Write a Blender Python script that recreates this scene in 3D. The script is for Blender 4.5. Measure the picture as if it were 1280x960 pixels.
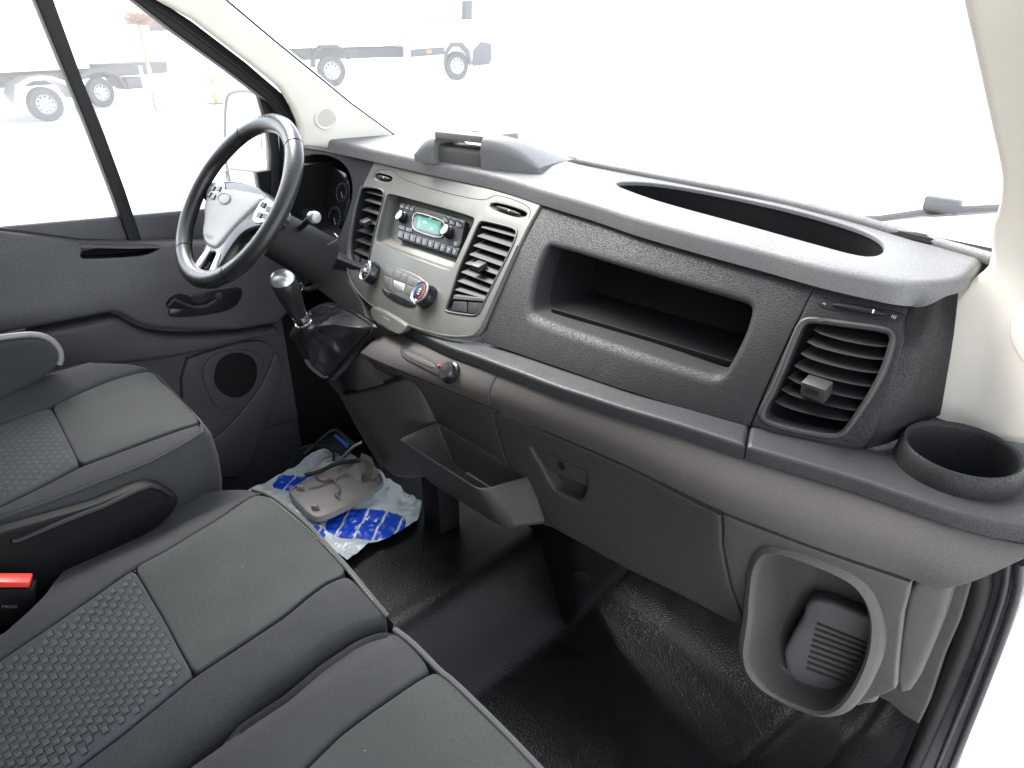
import bpy, bmesh, math, random
from mathutils import Vector, Matrix, noise
from mathutils.geometry import delaunay_2d_cdt
random.seed(7)
S = bpy.context.scene
COL = S.collection
for o in list(bpy.data.objects):
    bpy.data.objects.remove(o)

# ------------------------------------------------------------ camera, sky, sun, exposure
FPX, YAW, PIT = 870.0, math.radians(46), math.radians(28)
CAM = Vector((0.82, 0.0, 1.20))
FW = Vector((-math.sin(YAW)*math.cos(PIT), math.cos(YAW)*math.cos(PIT), -math.sin(PIT)))
RT = Vector((math.cos(YAW), math.sin(YAW), 0))
UP = RT.cross(FW)
cd = bpy.data.cameras.new('camera'); co = bpy.data.objects.new('camera', cd); COL.objects.link(co)
cd.sensor_width = 36; cd.lens = FPX/1280*36; cd.clip_start = .02; cd.clip_end = 2000
co.matrix_world = Matrix((( RT.x, UP.x, -FW.x, CAM.x), (RT.y, UP.y, -FW.y, CAM.y), (RT.z, UP.z, -FW.z, CAM.z), (0, 0, 0, 1)))
S.camera = co
SUN_EL, SUN_AZ = math.radians(50), math.radians(-84)      # azimuth from +y (the nose of the van) towards +x
W = bpy.data.worlds.new('World'); S.world = W; W.use_nodes = True
wn = W.node_tree; bg = wn.nodes['Background']
sky = wn.nodes.new('ShaderNodeTexSky'); sky.sky_type = 'NISHITA'; sky.sun_disc = False
sky.sun_elevation = SUN_EL; sky.sun_rotation = SUN_AZ; sky.dust_density = .6; sky.air_density = 1.0; sky.ozone_density = .6
hs = wn.nodes.new('ShaderNodeHueSaturation'); hs.inputs['Saturation'].default_value = .35      # thin white cloud
wn.links.new(sky.outputs[0], hs.inputs['Color']); wn.links.new(hs.outputs[0], bg.inputs[0]); bg.inputs[1].default_value = 0.15
sl = bpy.data.lights.new('sun', 'SUN'); sl.energy = 1.7; sl.angle = math.radians(30); sl.color = (1, .96, .9)
so = bpy.data.objects.new('sun', sl); COL.objects.link(so)
sd = Vector((math.sin(SUN_AZ)*math.cos(SUN_EL), math.cos(SUN_AZ)*math.cos(SUN_EL), math.sin(SUN_EL)))
so.rotation_euler = sd.to_track_quat('Z', 'Y').to_euler(); so.location = (0, 0, 30)
S.view_settings.view_transform = 'Standard'; S.view_settings.look = 'None'
S.view_settings.exposure = 2.6; S.view_settings.gamma = 1
S.render.engine = 'CYCLES'
S.cycles.max_bounces = 8; S.cycles.diffuse_bounces = 5; S.cycles.transparent_max_bounces = 12

# ------------------------------------------------------------ geometry helpers
def ray(px, py):
    return RT*((px-640)/FPX) + UP*((480-py)/FPX) + FW
def U(px, py, ax, v):
    """photo point -> place, on the real plane x, y or z = v"""
    i = 'xyz'.index(ax); d = ray(px, py)
    return CAM + d*((v-CAM[i])/d[i])
def lerp(a, b, t): return a+(b-a)*t
def interp(tab, x):
    if x <= tab[0][0]:
        (x0, y0), (x1, y1) = tab[0], tab[1]
        return y0 + (y1-y0)*(x-x0)/(x1-x0)*.4
    for (x0, y0), (x1, y1) in zip(tab, tab[1:]):
        if x <= x1: return lerp(y0, y1, (x-x0)/(x1-x0))
    (x0, y0), (x1, y1) = tab[-2], tab[-1]
    return y1 + (y1-y0)*(x-x1)/(x1-x0)*.4
def smoothtab(tab, n=3, step=.02):
    a, b = tab[0][0], tab[-1][0]; N = int((b-a)/step)+1
    xs = [a+(b-a)*i/N for i in range(N+1)]; ys = [interp(tab, x) for x in xs]
    for _ in range(n):
        ys = [ys[0]]+[(ys[i-1]+2*ys[i]+ys[i+1])/4 for i in range(1, N)]+[ys[-1]]
    return list(zip(xs, ys))
def sst(a, b, x):
    t = max(0, min(1, (x-a)/(b-a))); return t*t*(3-2*t)

class Graph:
    """surface axis = F(other two); sg = which way the visible side faces"""
    def __init__(s, ax, F, sg):
        s.ax = 'xyz'.index(ax); s.F = F; s.sg = sg
        s.o = [i for i in range(3) if i != s.ax]
    def val(s, P): return P[s.ax]-s.F(P[s.o[0]], P[s.o[1]])
    def hit3(s, px, py, t0=.15, t1=3.2, n=90):
        d = ray(px, py); pa = t0; va = s.val(CAM+d*pa)
        for k in range(1, n+1):
            pb = t0+(t1-t0)*k/n; vb = s.val(CAM+d*pb)
            if va*vb <= 0:
                for _ in range(24):
                    m = (pa+pb)/2; vm = s.val(CAM+d*m)
                    if va*vm <= 0: pb = m
                    else: pa, va = m, vm
                return CAM+d*((pa+pb)/2)
            pa, va = pb, vb
        return CAM+d*1.2
    def hit(s, px, py):
        P = s.hit3(px, py); return (P[s.o[0]], P[s.o[1]])
    def P(s, u, v, off=0):
        r = [0, 0, 0]; r[s.o[0]] = u; r[s.o[1]] = v; r[s.ax] = s.F(u, v)+s.sg*off
        return Vector(r)
    def N(s, u, v):
        e = .004; g = Vector((0, 0, 0)); g[s.ax] = 1
        g[s.o[0]] = -(s.F(u+e, v)-s.F(u-e, v))/(2*e); g[s.o[1]] = -(s.F(u, v+e)-s.F(u, v-e))/(2*e)
        return (g*s.sg).normalized()
class Plane:
    def __init__(s, o, a, b):           # three points: origin, along u, roughly along v
        s.o = Vector(o); s.u = (Vector(a)-s.o).normalized(); v = Vector(b)-s.o
        s.n = s.u.cross(v).normalized(); s.v = s.n.cross(s.u)
        if s.n.dot(CAM-s.o) < 0: s.n = -s.n
    def hit3(s, px, py):
        d = ray(px, py); return CAM+d*((s.o-CAM).dot(s.n)/d.dot(s.n))
    def hit(s, px, py):
        P = s.hit3(px, py)-s.o; return (P.dot(s.u), P.dot(s.v))
    def P(s, u, v, off=0): return s.o+s.u*u+s.v*v+s.n*off
    def N(s, u, v): return s.n

def chaikin(p, it=2, closed=True):
    p = [tuple(q) for q in p]
    for _ in range(it):
        q = []; n = len(p)
        rng = range(n) if closed else range(n-1)
        if not closed: q.append(p[0])
        for i in rng:
            a, b = p[i], p[(i+1) % n]
            q.append(tuple(lerp(x, y, .25) for x, y in zip(a, b))); q.append(tuple(lerp(x, y, .75) for x, y in zip(a, b)))
        if not closed: q.append(p[-1])
        p = q
    return p
def rc(p, r, n=4):
    out = []; m = len(p)
    for i in range(m):
        a, b, c = Vector(p[i-1]), Vector(p[i]), Vector(p[(i+1) % m])
        ra = min(r, (a-b).length*.48); rb = min(r, (c-b).length*.48); A = b+(a-b).normalized()*ra; B = b+(c-b).normalized()*rb
        for k in range(n+1):
            t = k/n; out.append(tuple(A.lerp(b, t).lerp(b.lerp(B, t), t)))
    return out
def px2(surf, pts, it=2):
    if isinstance(it, float): pts = rc(pts, it)
    elif it: pts = chaikin(pts, it)
    return [surf.hit(x, y) for x, y in pts]
def dens(p, step):
    q = []
    for i in range(len(p)):
        a, b = p[i], p[(i+1) % len(p)]; L = math.dist(a, b); n = max(1, int(L/step))
        for k in range(n): q.append(tuple(lerp(x, y, k/n) for x, y in zip(a, b)))
    return q
def clean(p, e=.0004):
    q = []
    for a in p:
        if not q or math.dist(a, q[-1]) > e: q.append(a)
    while len(q) > 3 and math.dist(q[0], q[-1]) < e: q.pop()
    return q
def area(p): return sum(a[0]*b[1]-b[0]*a[1] for a, b in zip(p, p[1:]+p[:1]))/2
def ccw(p): return p if area(p) > 0 else p[::-1]
def inset(p, d):
    """p ccw; positive d moves inwards"""
    r = []; n = len(p)
    for i in range(n):
        a, b, c = p[i-1], p[i], p[(i+1) % n]
        e1 = (b[0]-a[0], b[1]-a[1]); e2 = (c[0]-b[0], c[1]-b[1])
        l1 = math.hypot(*e1) or 1e-9; l2 = math.hypot(*e2) or 1e-9
        n1 = (-e1[1]/l1, e1[0]/l1); n2 = (-e2[1]/l2, e2[0]/l2)
        m = (n1[0]+n2[0], n1[1]+n2[1]); lm = math.hypot(*m) or 1e-9
        k = d/max(.55, lm/2)/lm
        r.append((b[0]+m[0]*k, b[1]+m[1]*k))
    return r
def inside(pt, poly):
    x, y = pt; c = False; j = len(poly)-1
    for i in range(len(poly)):
        xi, yi = poly[i]; xj, yj = poly[j]
        if (yi > y) != (yj > y) and x < (xj-xi)*(y-yi)/(yj-yi)+xi: c = not c
        j = i
    return c

# ------------------------------------------------------------ object helpers
def wloc(o):
    v = Vector((0, 0, 0))
    while o is not None: v += o.location; o = o.parent
    return v
def tag(o, label=None, cat=None, group=None, kind=None):
    if label: o['label'] = label
    if cat: o['category'] = cat
    if group: o['group'] = group
    if kind: o['kind'] = kind
    return o
def thing(name, loc, label, cat, group=None):
    o = bpy.data.objects.new(name, None); COL.objects.link(o); o.location = loc; o.empty_display_size = .05
    return tag(o, label, cat, group)
def mk(name, verts, faces, mat, parent=None, sharp=38, recalc=False, uv=None):
    base = wloc(parent) if parent is not None else Vector((0, 0, 0))
    me = bpy.data.meshes.new(name)
    me.from_pydata([tuple(Vector(v)-base) for v in verts], [], faces)
    if recalc:
        bm = bmesh.new(); bm.from_mesh(me); bmesh.ops.recalc_face_normals(bm, faces=bm.faces); bm.to_mesh(me); bm.free()
    me.validate(); me.polygons.foreach_set('use_smooth', [True]*len(me.polygons))
    me.set_sharp_from_angle(angle=math.radians(sharp))
    if uv:
        L = me.uv_layers.new(name='UVMap')
        for lp in me.loops: L.data[lp.index].uv = uv[lp.vertex_index]
    me.materials.append(mat)
    o = bpy.data.objects.new(name, me); COL.objects.link(o)
    if parent is not None: o.parent = parent
    return o
class MB:
    def __init__(s): s.v = []; s.f = []
    def add(s, v, f):
        b = len(s.v); s.v += [Vector(p) for p in v]; s.f += [tuple(i+b for i in q) for q in f]; return s
    def build(s, name, mat, parent=None, **k): return mk(name, s.v, s.f, mat, parent, **k)

def sheet_g(outer, surf, holes=(), off=0, r=.003, depth=.008, hr=.003, hd=.008, grid=.02, seg=3, step=.012):
    """a moulded panel: traced outline on a real surface, rolled edges, walls going in, holes"""
    out = ccw(clean(dens(clean(outer), step)))
    hs = [ccw(clean(dens(clean(h), step))) for h in holes]
    V = []; Fc = []
    main = inset(out, r); mh = [inset(h, -hr) for h in hs]
    pts = list(main); loops = [list(range(len(main)))]; edges = [(i, (i+1) % len(main)) for i in range(len(main))]
    for h in mh:
        b = len(pts); pts += h; loops.append(list(range(b, b+len(h))))
        edges += [(b+i, b+(i+1) % len(h)) for i in range(len(h))]
    x0 = min(p[0] for p in main); x1 = max(p[0] for p in main); y0 = min(p[1] for p in main); y1 = max(p[1] for p in main)
    allb = list(pts)
    nx = int((x1-x0)/grid); ny = int((y1-y0)/grid)
    for i in range(1, nx+1):
        for j in range(1, ny+1):
            q = (x0+i*grid, y0+(j+.5*(i % 2)-.25)*grid)
            if not inside(q, main) or any(inside(q, h) for h in mh): continue
            if min((q[0]-b[0])**2+(q[1]-b[1])**2 for b in allb) < (grid*.45)**2: continue
            pts.append(q)
    res = delaunay_2d_cdt([Vector(p) for p in pts], edges, [], 0, 1e-7, True)
    cv, cf, ov = res[0], res[2], res[3]
    mp = {}
    for i, lst in enumerate(ov):
        for k in lst: mp[k] = i
    V = [surf.P(p[0], p[1], off) for p in cv]
    for f in cf:
        c = (sum(cv[i][0] for i in f)/len(f), sum(cv[i][1] for i in f)/len(f))
        if inside(c, main) and not any(inside(c, h) for h in mh): Fc.append(tuple(f))
    def rings(loop, ids, R, D, sgn):
        prev = [mp.get(i, 0) for i in ids]
        steps = [(R*(1-math.sin(a)), R*(1-math.cos(a))) for a in [math.pi/2*k/seg for k in range(1, seg+1)]] if R > 1e-6 else []
        if D > R+1e-6: steps.append((0, D))
        for (ins, dp) in steps:
            lp = inset(loop, sgn*ins) if ins > 1e-9 else loop
            b = len(V)
            V.extend(surf.P(p[0], p[1], off-dp) for p in lp)
            n = len(lp)
            for i in range(n):
                j = (i+1) % n
                q = (prev[i], b+i, b+j, prev[j]) if sgn > 0 else (prev[i], prev[j], b+j, b+i)
                Fc.append(q)
            prev = [b+i for i in range(n)]
        return prev
    rings(out, loops[0], r, depth, 1)
    for h, ids in zip(hs, loops[1:]): rings(h, ids, hr, hd, -1)
    uv = None
    return V, Fc
def sheet(name, outer, surf, mat, parent=None, **k):
    V, Fc = sheet_g(outer, surf, **k)
    return mk(name, V, Fc, mat, parent, recalc=False)
def recess(name, loop, surf, mat, parent, off=0, depth=.05, taper=.0, dv=(0, 0)):
    """open box behind a hole: walls and back"""
    lp = ccw(clean(dens(clean(loop), .02)))
    lp = inset(lp, -.002)
    lb = [(p[0]+dv[0], p[1]+dv[1]) for p in inset(lp, taper)]
    n = len(lp); V = [surf.P(p[0], p[1], off) for p in lp]; A = sum(surf.P(p[0], p[1], off)[surf.ax] if isinstance(surf, Graph) else 0 for p in lb)/n
    for p in lb:
        q = surf.P(p[0], p[1], off-depth)
        V.append(q)
    F = [(i, (i+1) % n, n+(i+1) % n, n+i) for i in range(n)]+[tuple(range(n, 2*n))]
    return mk(name, V, F, mat, parent, recalc=True)
def loft_g(rings, closed=True, cap0=False, cap1=False):
    n = len(rings[0]); V = [p for r in rings for p in r]; F = []
    for k in range(len(rings)-1):
        for i in range(n if closed else n-1):
            j = (i+1) % n; F.append((k*n+i, k*n+j, (k+1)*n+j, (k+1)*n+i))
    if cap0: F.append(tuple(range(n))[::-1])
    if cap1: F.append(tuple(range((len(rings)-1)*n, len(rings)*n)))
    return V, F
def tube_g(path, r, n=8, closed=False, flat=1.0, upv=None, caps=True):
    P = [Vector(p) for p in path]; m = len(P); rings = []
    rr = r if isinstance(r, (list, tuple)) else [r]*m
    up = Vector(upv) if upv else None
    pn = None
    for i in range(m):
        if closed: t = P[(i+1) % m]-P[i-1]
        else: t = P[min(i+1, m-1)]-P[max(i-1, 0)]
        t.normalize()
        if up is not None: a = up-t*up.dot(t)
        elif pn is None: a = t.orthogonal()
        else: a = pn-t*pn.dot(t)
        if a.length < 1e-6: a = t.orthogonal()
        a.normalize(); pn = a; b = t.cross(a)
        rings.append([P[i]+a*math.cos(q)*rr[i]*flat+b*math.sin(q)*rr[i] for q in [2*math.pi*k/n for k in range(n)]])
    if closed: rings.append(rings[0])
    return loft_g(rings, True, caps and not closed, caps and not closed)
def tube(name, path, r, mat, parent=None, **k):
    V, F = tube_g(path, r, **k); return mk(name, V, F, mat, parent, recalc=True)
def lathe_g(o, axis, prof, n=32, xdir=None):
    """prof: (radius, height along axis)"""
    ax = Vector(axis).normalized(); a = Vector(xdir) if xdir else ax.orthogonal(); a = (a-ax*a.dot(ax)).normalized(); b = ax.cross(a); o = Vector(o)
    rings = [[o+ax*h+(a*math.cos(q)+b*math.sin(q))*max(r, 1e-5) for q in [2*math.pi*k/n for k in range(n)]] for r, h in prof]
    return loft_g(rings, True, prof[0][0] > 1e-4 and False, False)
def lathe(name, o, axis, prof, mat, parent=None, n=32, **k):
    V, F = lathe_g(o, axis, prof, n); return mk(name, V, F, mat, parent, recalc=True, **k)
def box_g(c, ex, ey, ez, hx, hy, hz, bev=.0, seg=2):
    bm = bmesh.new(); bmesh.ops.create_cube(bm, size=2)
    for v in bm.verts: v.co = Vector((v.co.x*hx, v.co.y*hy, v.co.z*hz))
    if bev > 0: bmesh.ops.bevel(bm, geom=bm.edges[:], offset=bev, segments=seg, affect='EDGES', profile=.6)
    ex, ey, ez, c = Vector(ex), Vector(ey), Vector(ez), Vector(c)
    bm.verts.ensure_lookup_table()
    V = [c+ex*v.co.x+ey*v.co.y+ez*v.co.z for v in bm.verts]; F = [tuple(v.index for v in f.verts) for f in bm.faces]
    bm.free(); return V, F
X, Y, Z = Vector((1, 0, 0)), Vector((0, 1, 0)), Vector((0, 0, 1))
def box(name, c, h, mat, parent=None, bev=.004, ax=(X, Y, Z), seg=2):
    V, F = box_g(c, *ax, *h, bev, seg); return mk(name, V, F, mat, parent, recalc=True)
def text(name, body, o, u, v, size, mat, parent, h=.0004):
    """flat printed lettering standing on a plane with axes u, v"""
    cu = bpy.data.curves.new(name, 'FONT'); cu.body = body; cu.size = size; cu.align_x = 'CENTER'; cu.align_y = 'CENTER'; cu.extrude = 0
    t = bpy.data.objects.new(name, cu); COL.objects.link(t)
    dg = bpy.context.evaluated_depsgraph_get(); me0 = t.evaluated_get(dg).to_mesh()
    u = Vector(u).normalized(); v = Vector(v); v = (v-u*v.dot(u)).normalized(); nn = u.cross(v)
    if nn.dot(CAM-Vector(o)) < 0: nn = -nn
    V = [Vector(o)+u*p.co.x+v*p.co.y+nn*h for p in me0.vertices]; F = [tuple(p.vertices) for p in me0.polygons]
    t.evaluated_get(dg).to_mesh_clear(); bpy.data.objects.remove(t)
    return mk(name, V, F, mat, parent)

# ------------------------------------------------------------ materials
def mat(name, col, rough=.5, grain=0, gstr=.2, metal=0, spec=.5, mottle=0, mscale=8, sheen=0, coat=0, bumpd=.0006, voro=False, stretch=None, speck=0):
    m = bpy.data.materials.new(name); m.use_nodes = True; nt = m.node_tree; b = nt.nodes['Principled BSDF']
    b.inputs['Base Color'].default_value = (*col, 1); b.inputs['Roughness'].default_value = rough; b.inputs['Metallic'].default_value = metal
    b.inputs['Specular IOR Level'].default_value = spec; b.inputs['Coat Weight'].default_value = coat
    b.inputs['Sheen Weight'].default_value = sheen; b.inputs['Sheen Roughness'].default_value = .4
    tc = nt.nodes.new('ShaderNodeTexCoord'); src = tc.outputs['Object']
    if stretch:
        mp = nt.nodes.new('ShaderNodeMapping'); mp.inputs['Scale'].default_value = stretch; nt.links.new(src, mp.inputs[0]); src = mp.outputs[0]
    if mottle:
        n = nt.nodes.new('ShaderNodeTexNoise'); n.inputs['Scale'].default_value = mscale; n.inputs['Detail'].default_value = 6; nt.links.new(src, n.inputs['Vector'])
        mr = nt.nodes.new('ShaderNodeMapRange'); mr.inputs[1].default_value = .3; mr.inputs[2].default_value = .7; mr.inputs[3].default_value = 1-mottle; mr.inputs[4].default_value = 1+mottle
        nt.links.new(n.outputs[0], mr.inputs[0])
        vm = nt.nodes.new('ShaderNodeVectorMath'); vm.operation = 'SCALE'; vm.inputs[0].default_value = col; nt.links.new(mr.outputs[0], vm.inputs['Scale'])
        nt.links.new(vm.outputs[0], b.inputs['Base Color'])
        r2 = nt.nodes.new('ShaderNodeMapRange'); r2.inputs[1].default_value = .3; r2.inputs[2].default_value = .7; r2.inputs[3].default_value = rough-.07; r2.inputs[4].default_value = min(1, rough+.09)
        nt.links.new(n.outputs[0], r2.inputs[0]); nt.links.new(r2.outputs[0], b.inputs['Roughness'])
    if grain:
        if voro:
            g = nt.nodes.new('ShaderNodeTexVoronoi'); g.inputs['Scale'].default_value = grain; out = g.outputs['Distance']
        else:
            g = nt.nodes.new('ShaderNodeTexNoise'); g.inputs['Scale'].default_value = grain; g.inputs['Detail'].default_value = 2; out = g.outputs[0]
        nt.links.new(src, g.inputs['Vector'])
        if speck:                                    # moulded grain: pits hold less light than the tops
            sr = nt.nodes.new('ShaderNodeMapRange'); sr.inputs[1].default_value = .35; sr.inputs[2].default_value = .65; sr.inputs[3].default_value = 1-speck; sr.inputs[4].default_value = 1+speck
            nt.links.new(out, sr.inputs[0]); sv = nt.nodes.new('ShaderNodeVectorMath'); sv.operation = 'SCALE'
            lk_ = [l for l in nt.links if l.to_socket == b.inputs['Base Color']]
            if lk_: nt.links.new(lk_[0].from_socket, sv.inputs[0])
            else: sv.inputs[0].default_value = col
            nt.links.new(sr.outputs[0], sv.inputs['Scale']); nt.links.new(sv.outputs[0], b.inputs['Base Color'])
            s2 = nt.nodes.new('ShaderNodeMapRange'); s2.inputs[1].default_value = .35; s2.inputs[2].default_value = .65; s2.inputs[3].default_value = min(1, rough+.25); s2.inputs[4].default_value = rough-.1
            nt.links.new(out, s2.inputs[0]); nt.links.new(s2.outputs[0], b.inputs['Roughness'])
        bp = nt.nodes.new('ShaderNodeBump'); bp.inputs['Strength'].default_value = gstr; bp.inputs['Distance'].default_value = bumpd
        nt.links.new(out, bp.inputs['Height']); nt.links.new(bp.outputs[0], b.inputs['Normal'])
    return m
M = {}
M['pad'] = mat('pad_grained_plastic', (.138, .139, .137), .5, 600, .6, mottle=.06, speck=.15)
M['black'] = mat('black_grained_plastic', (.014, .0145, .015), .5, 480, 1, mottle=.1, spec=.28, speck=.22, bumpd=.0006)
M['trim'] = mat('satin_dark_trim', (.023, .024, .0255), .45, 700, .5, spec=.35, speck=.3, mottle=.08)
M['brown'] = mat('warm_grey_grained_plastic', (.062, .056, .052), .5, 750, .6, mottle=.07, spec=.35, speck=.12, bumpd=.0006)
M['brown_shaded'] = mat('warm_grey_plastic_shaded', (.040, .036, .034), .5, 700, .6, spec=.22, speck=.2, mottle=.07)  # same plastic as brown; shade under the seam put into the colour
M['centre'] = mat('satin_grey_centre_panel', (.085, .086, .073), .4, 1200, .1, metal=0, spec=.4, mottle=.05)
M['dark'] = mat('black_plastic_recess_shade', (.006, .006, .0065), .6, 500, .3, spec=.15)  # black plastic; in deep slots the near black stands in for shade
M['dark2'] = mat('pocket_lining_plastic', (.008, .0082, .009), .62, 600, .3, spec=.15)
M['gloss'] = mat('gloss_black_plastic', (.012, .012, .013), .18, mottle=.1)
M['slat'] = mat('vent_slat_plastic', (.009, .0092, .0095), .5, 900, .15, spec=.25)
M['ring'] = mat('vent_ring_plastic', (.028, .028, .028), .45, 900, .15, spec=.4)
M['chrome'] = mat('brushed_chrome', (.75, .75, .74), .18, metal=1)
M['silver'] = mat('satin_silver_trim', (.55, .55, .53), .3, metal=.8)
M['white'] = mat('white_print', (.75, .75, .75), .6)
M['printdim'] = mat('grey_print', (.22, .22, .22), .6)
M['red'] = mat('red_plastic', (.75, .05, .03), .35)
M['redp'] = mat('red_print', (.6, .02, .02), .4)
M['bluep'] = mat('blue_print', (.03, .12, .5), .4)
M['hub'] = mat('lightened_airbag_cover', (.26, .26, .25), .33, 900, .15)  # dark plastic; base colour lightened to stand in for glare
M['brown_shaded3'] = mat('blue_grey_pocket_lining', (.07, .07, .073), .45, 700, .3, spec=.4)
M['brown_shaded2'] = mat('grey_tray_plastic', (.2, .19, .18), .4, 700, .2, mottle=.06)
M['cream'] = mat('cream_pillar_fabric', (.78, .74, .66), .85, 1400, .15)
M['creamr'] = mat('cream_ribbed_fabric', (.72, .665, .59), .85, 1200, .35, stretch=(1, 1, .06))
M['doorp'] = mat('door_grained_plastic', (.055, .056, .058), .5, 600, .5, mottle=.08, spec=.35, speck=.2)
M['leather'] = mat('black_leather', (.014, .014, .0145), .30, 420, .35, mottle=.15, voro=True)
M['rubber'] = mat('black_rubber_seal', (.012, .012, .012), .5, 300, .1, spec=.2)
M['metalp'] = mat('door_post_dark_paint', (.05, .048, .052), .3, metal=.3, mottle=.15, mscale=20)
M['head'] = mat('headliner_fabric', (.55, .53, .49), .95, 300, .3)
M['ground'] = mat('pale_concrete_yard', (.5, .49, .46), .9, 6, .3, mottle=.12, mscale=.5, bumpd=.01)
M['paintw'] = mat('white_vehicle_paint', (.8, .8, .8), .3, coat=.5, mottle=.02)
M['tyre'] = mat('tyre_rubber', (.05, .05, .05), .8, 60, .4)
M['truckd'] = mat('dark_chassis_plastic', (.07, .07, .075), .6, 30, .3)
M['glassd'] = mat('vehicle_window_glass', (.25, .3, .32), .08)
M['bark'] = mat('tree_bark', (.25, .19, .14), .9, 40, .6)
M['twig'] = mat('reddish_twigs', (.3, .16, .1), .9)
M['leafy'] = mat('spring_shrub_leaves', (.22, .3, .05), .8)
M['brickw'] = mat('sandy_wall_render', (.62, .52, .38), .9, 12, .4, mottle=.2)
M['orange'] = mat('orange_marker_plastic', (.8, .18, .06), .5)
M['velcro'] = mat('seat_piping', (.06, .062, .062), .8, 900, .6)
M['thread'] = mat('seam_thread', (.3, .3, .29), .9)

def fabric(name, col, weave=1400, s=.35, sheen=.25):
    m = mat(name, col, .92, 800, s, mottle=.07, mscale=14, sheen=sheen, spec=.15, bumpd=.0005, speck=.16)
    return m
M['seat'] = fabric('charcoal_seat_cloth', (.044, .048, .046), sheen=.08)
M['seatb'] = fabric('charcoal_bolster_cloth', (.036, .038, .039), sheen=.08)
M['weaveb'] = fabric('woven_seat_cloth', (.046, .050, .053), 900, .8, .08)
M['weaved'] = fabric('woven_square_thread', (.060, .066, .069), 1600, .5, .1)

def mat_mat():
    """heavy rubber floor mat: leather grain, plus the moulded swirls in the footwell"""
    m = mat('black_rubber_floor_mat', (.0065, .007, .007), .34, 0, mottle=.22, mscale=16, spec=.22)
    nt = m.node_tree; b = nt.nodes['Principled BSDF']; tc = nt.nodes.new('ShaderNodeTexCoord')
    vo = nt.nodes.new('ShaderNodeTexVoronoi'); vo.inputs['Scale'].default_value = 380; nt.links.new(tc.outputs['Object'], vo.inputs['Vector'])
    b1 = nt.nodes.new('ShaderNodeBump'); b1.inputs['Strength'].default_value = .75; b1.inputs['Distance'].default_value = .0009
    nt.links.new(vo.outputs['Distance'], b1.inputs['Height'])
    # swirls
    wv = nt.nodes.new('ShaderNodeTexWave'); wv.wave_type = 'RINGS'; wv.rings_direction = 'SPHERICAL'; wv.inputs['Scale'].default_value = 2.6
    wv.inputs['Distortion'].default_value = 2.0; wv.inputs['Detail'].default_value = 0; wv.inputs['Detail Scale'].default_value = .7
    mp = nt.nodes.new('ShaderNodeMapping'); mp.inputs['Location'].default_value = (-.2, -.55, 0); nt.links.new(tc.outputs['Object'], mp.inputs[0]); nt.links.new(mp.outputs[0], wv.inputs['Vector'])
    st = nt.nodes.new('ShaderNodeMapRange'); st.inputs[1].default_value = .42; st.inputs[2].default_value = .5; nt.links.new(wv.outputs['Fac'], st.inputs[0])
    br = nt.nodes.new('ShaderNodeTexVoronoi'); br.feature = 'DISTANCE_TO_EDGE'; br.inputs['Scale'].default_value = 120; nt.links.new(tc.outputs['Object'], br.inputs['Vector'])
    bc = nt.nodes.new('ShaderNodeMapRange'); bc.inputs[1].default_value = 0; bc.inputs[2].default_value = .14; nt.links.new(br.outputs['Distance'], bc.inputs[0])
    mu = nt.nodes.new('ShaderNodeMath'); mu.operation = 'MULTIPLY'; nt.links.new(st.outputs[0], mu.inputs[0]); nt.links.new(bc.outputs[0], mu.inputs[1])
    # only in the footwell
    sx = nt.nodes.new('ShaderNodeSeparateXYZ'); nt.links.new(tc.outputs['Object'], sx.inputs[0])
    fx = nt.nodes.new('ShaderNodeMapRange'); fx.inputs[1].default_value = .03; fx.inputs[2].default_value = .008; nt.links.new(sx.outputs[2], fx.inputs[0])
    m2 = nt.nodes.new('ShaderNodeMath'); m2.operation = 'MULTIPLY'; nt.links.new(mu.outputs[0], m2.inputs[0]); nt.links.new(fx.outputs[0], m2.inputs[1])
    b2 = nt.nodes.new('ShaderNodeBump'); b2.inputs['Strength'].default_value = .35; b2.inputs['Distance'].default_value = .0014
    nt.links.new(m2.outputs[0], b2.inputs['Height']); nt.links.new(b1.outputs[0], b2.inputs['Normal']); nt.links.new(b2.outputs[0], b.inputs['Normal'])
    return m
M['mat'] = mat_mat()

def glass(name, haze=.05, tint=(1, 1, 1)):
    m = bpy.data.materials.new(name); m.use_nodes = True; nt = m.node_tree; nt.nodes.clear()
    o = nt.nodes.new('ShaderNodeOutputMaterial'); tr = nt.nodes.new('ShaderNodeBsdfTransparent'); tr.inputs[0].default_value = (*tint, 1)
    gl = nt.nodes.new('ShaderNodeBsdfGlossy'); gl.inputs['Roughness'].default_value = .03
    di = nt.nodes.new('ShaderNodeBsdfTranslucent'); di.inputs[0].default_value = (.9, .92, .95, 1)
    fr = nt.nodes.new('ShaderNodeFresnel'); fr.inputs[0].default_value = 1.45
    a = nt.nodes.new('ShaderNodeMixShader'); a.inputs[0].default_value = haze; nt.links.new(tr.outputs[0], a.inputs[1]); nt.links.new(di.outputs[0], a.inputs[2])
    c = nt.nodes.new('ShaderNodeMixShader'); mu = nt.nodes.new('ShaderNodeMath'); mu.operation = 'MULTIPLY'; mu.inputs[1].default_value = .5
    nt.links.new(fr.outputs[0], mu.inputs[0]); nt.links.new(mu.outputs[0], c.inputs[0]); nt.links.new(a.outputs[0], c.inputs[1]); nt.links.new(gl.outputs[0], c.inputs[2])
    nt.links.new(c.outputs[0], o.inputs[0]); return m
M['glass'] = glass('veil_haze_glass', .075)  # haze of the glass, raised so its white veil stands in for glare
M['lcd'] = mat('green_lcd_screen', (.03, .16, .11), .2)
_b = M['lcd'].node_tree.nodes['Principled BSDF']; _b.inputs['Emission Color'].default_value = (.12, .5, .36, 1); _b.inputs['Emission Strength'].default_value = .012

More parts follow.
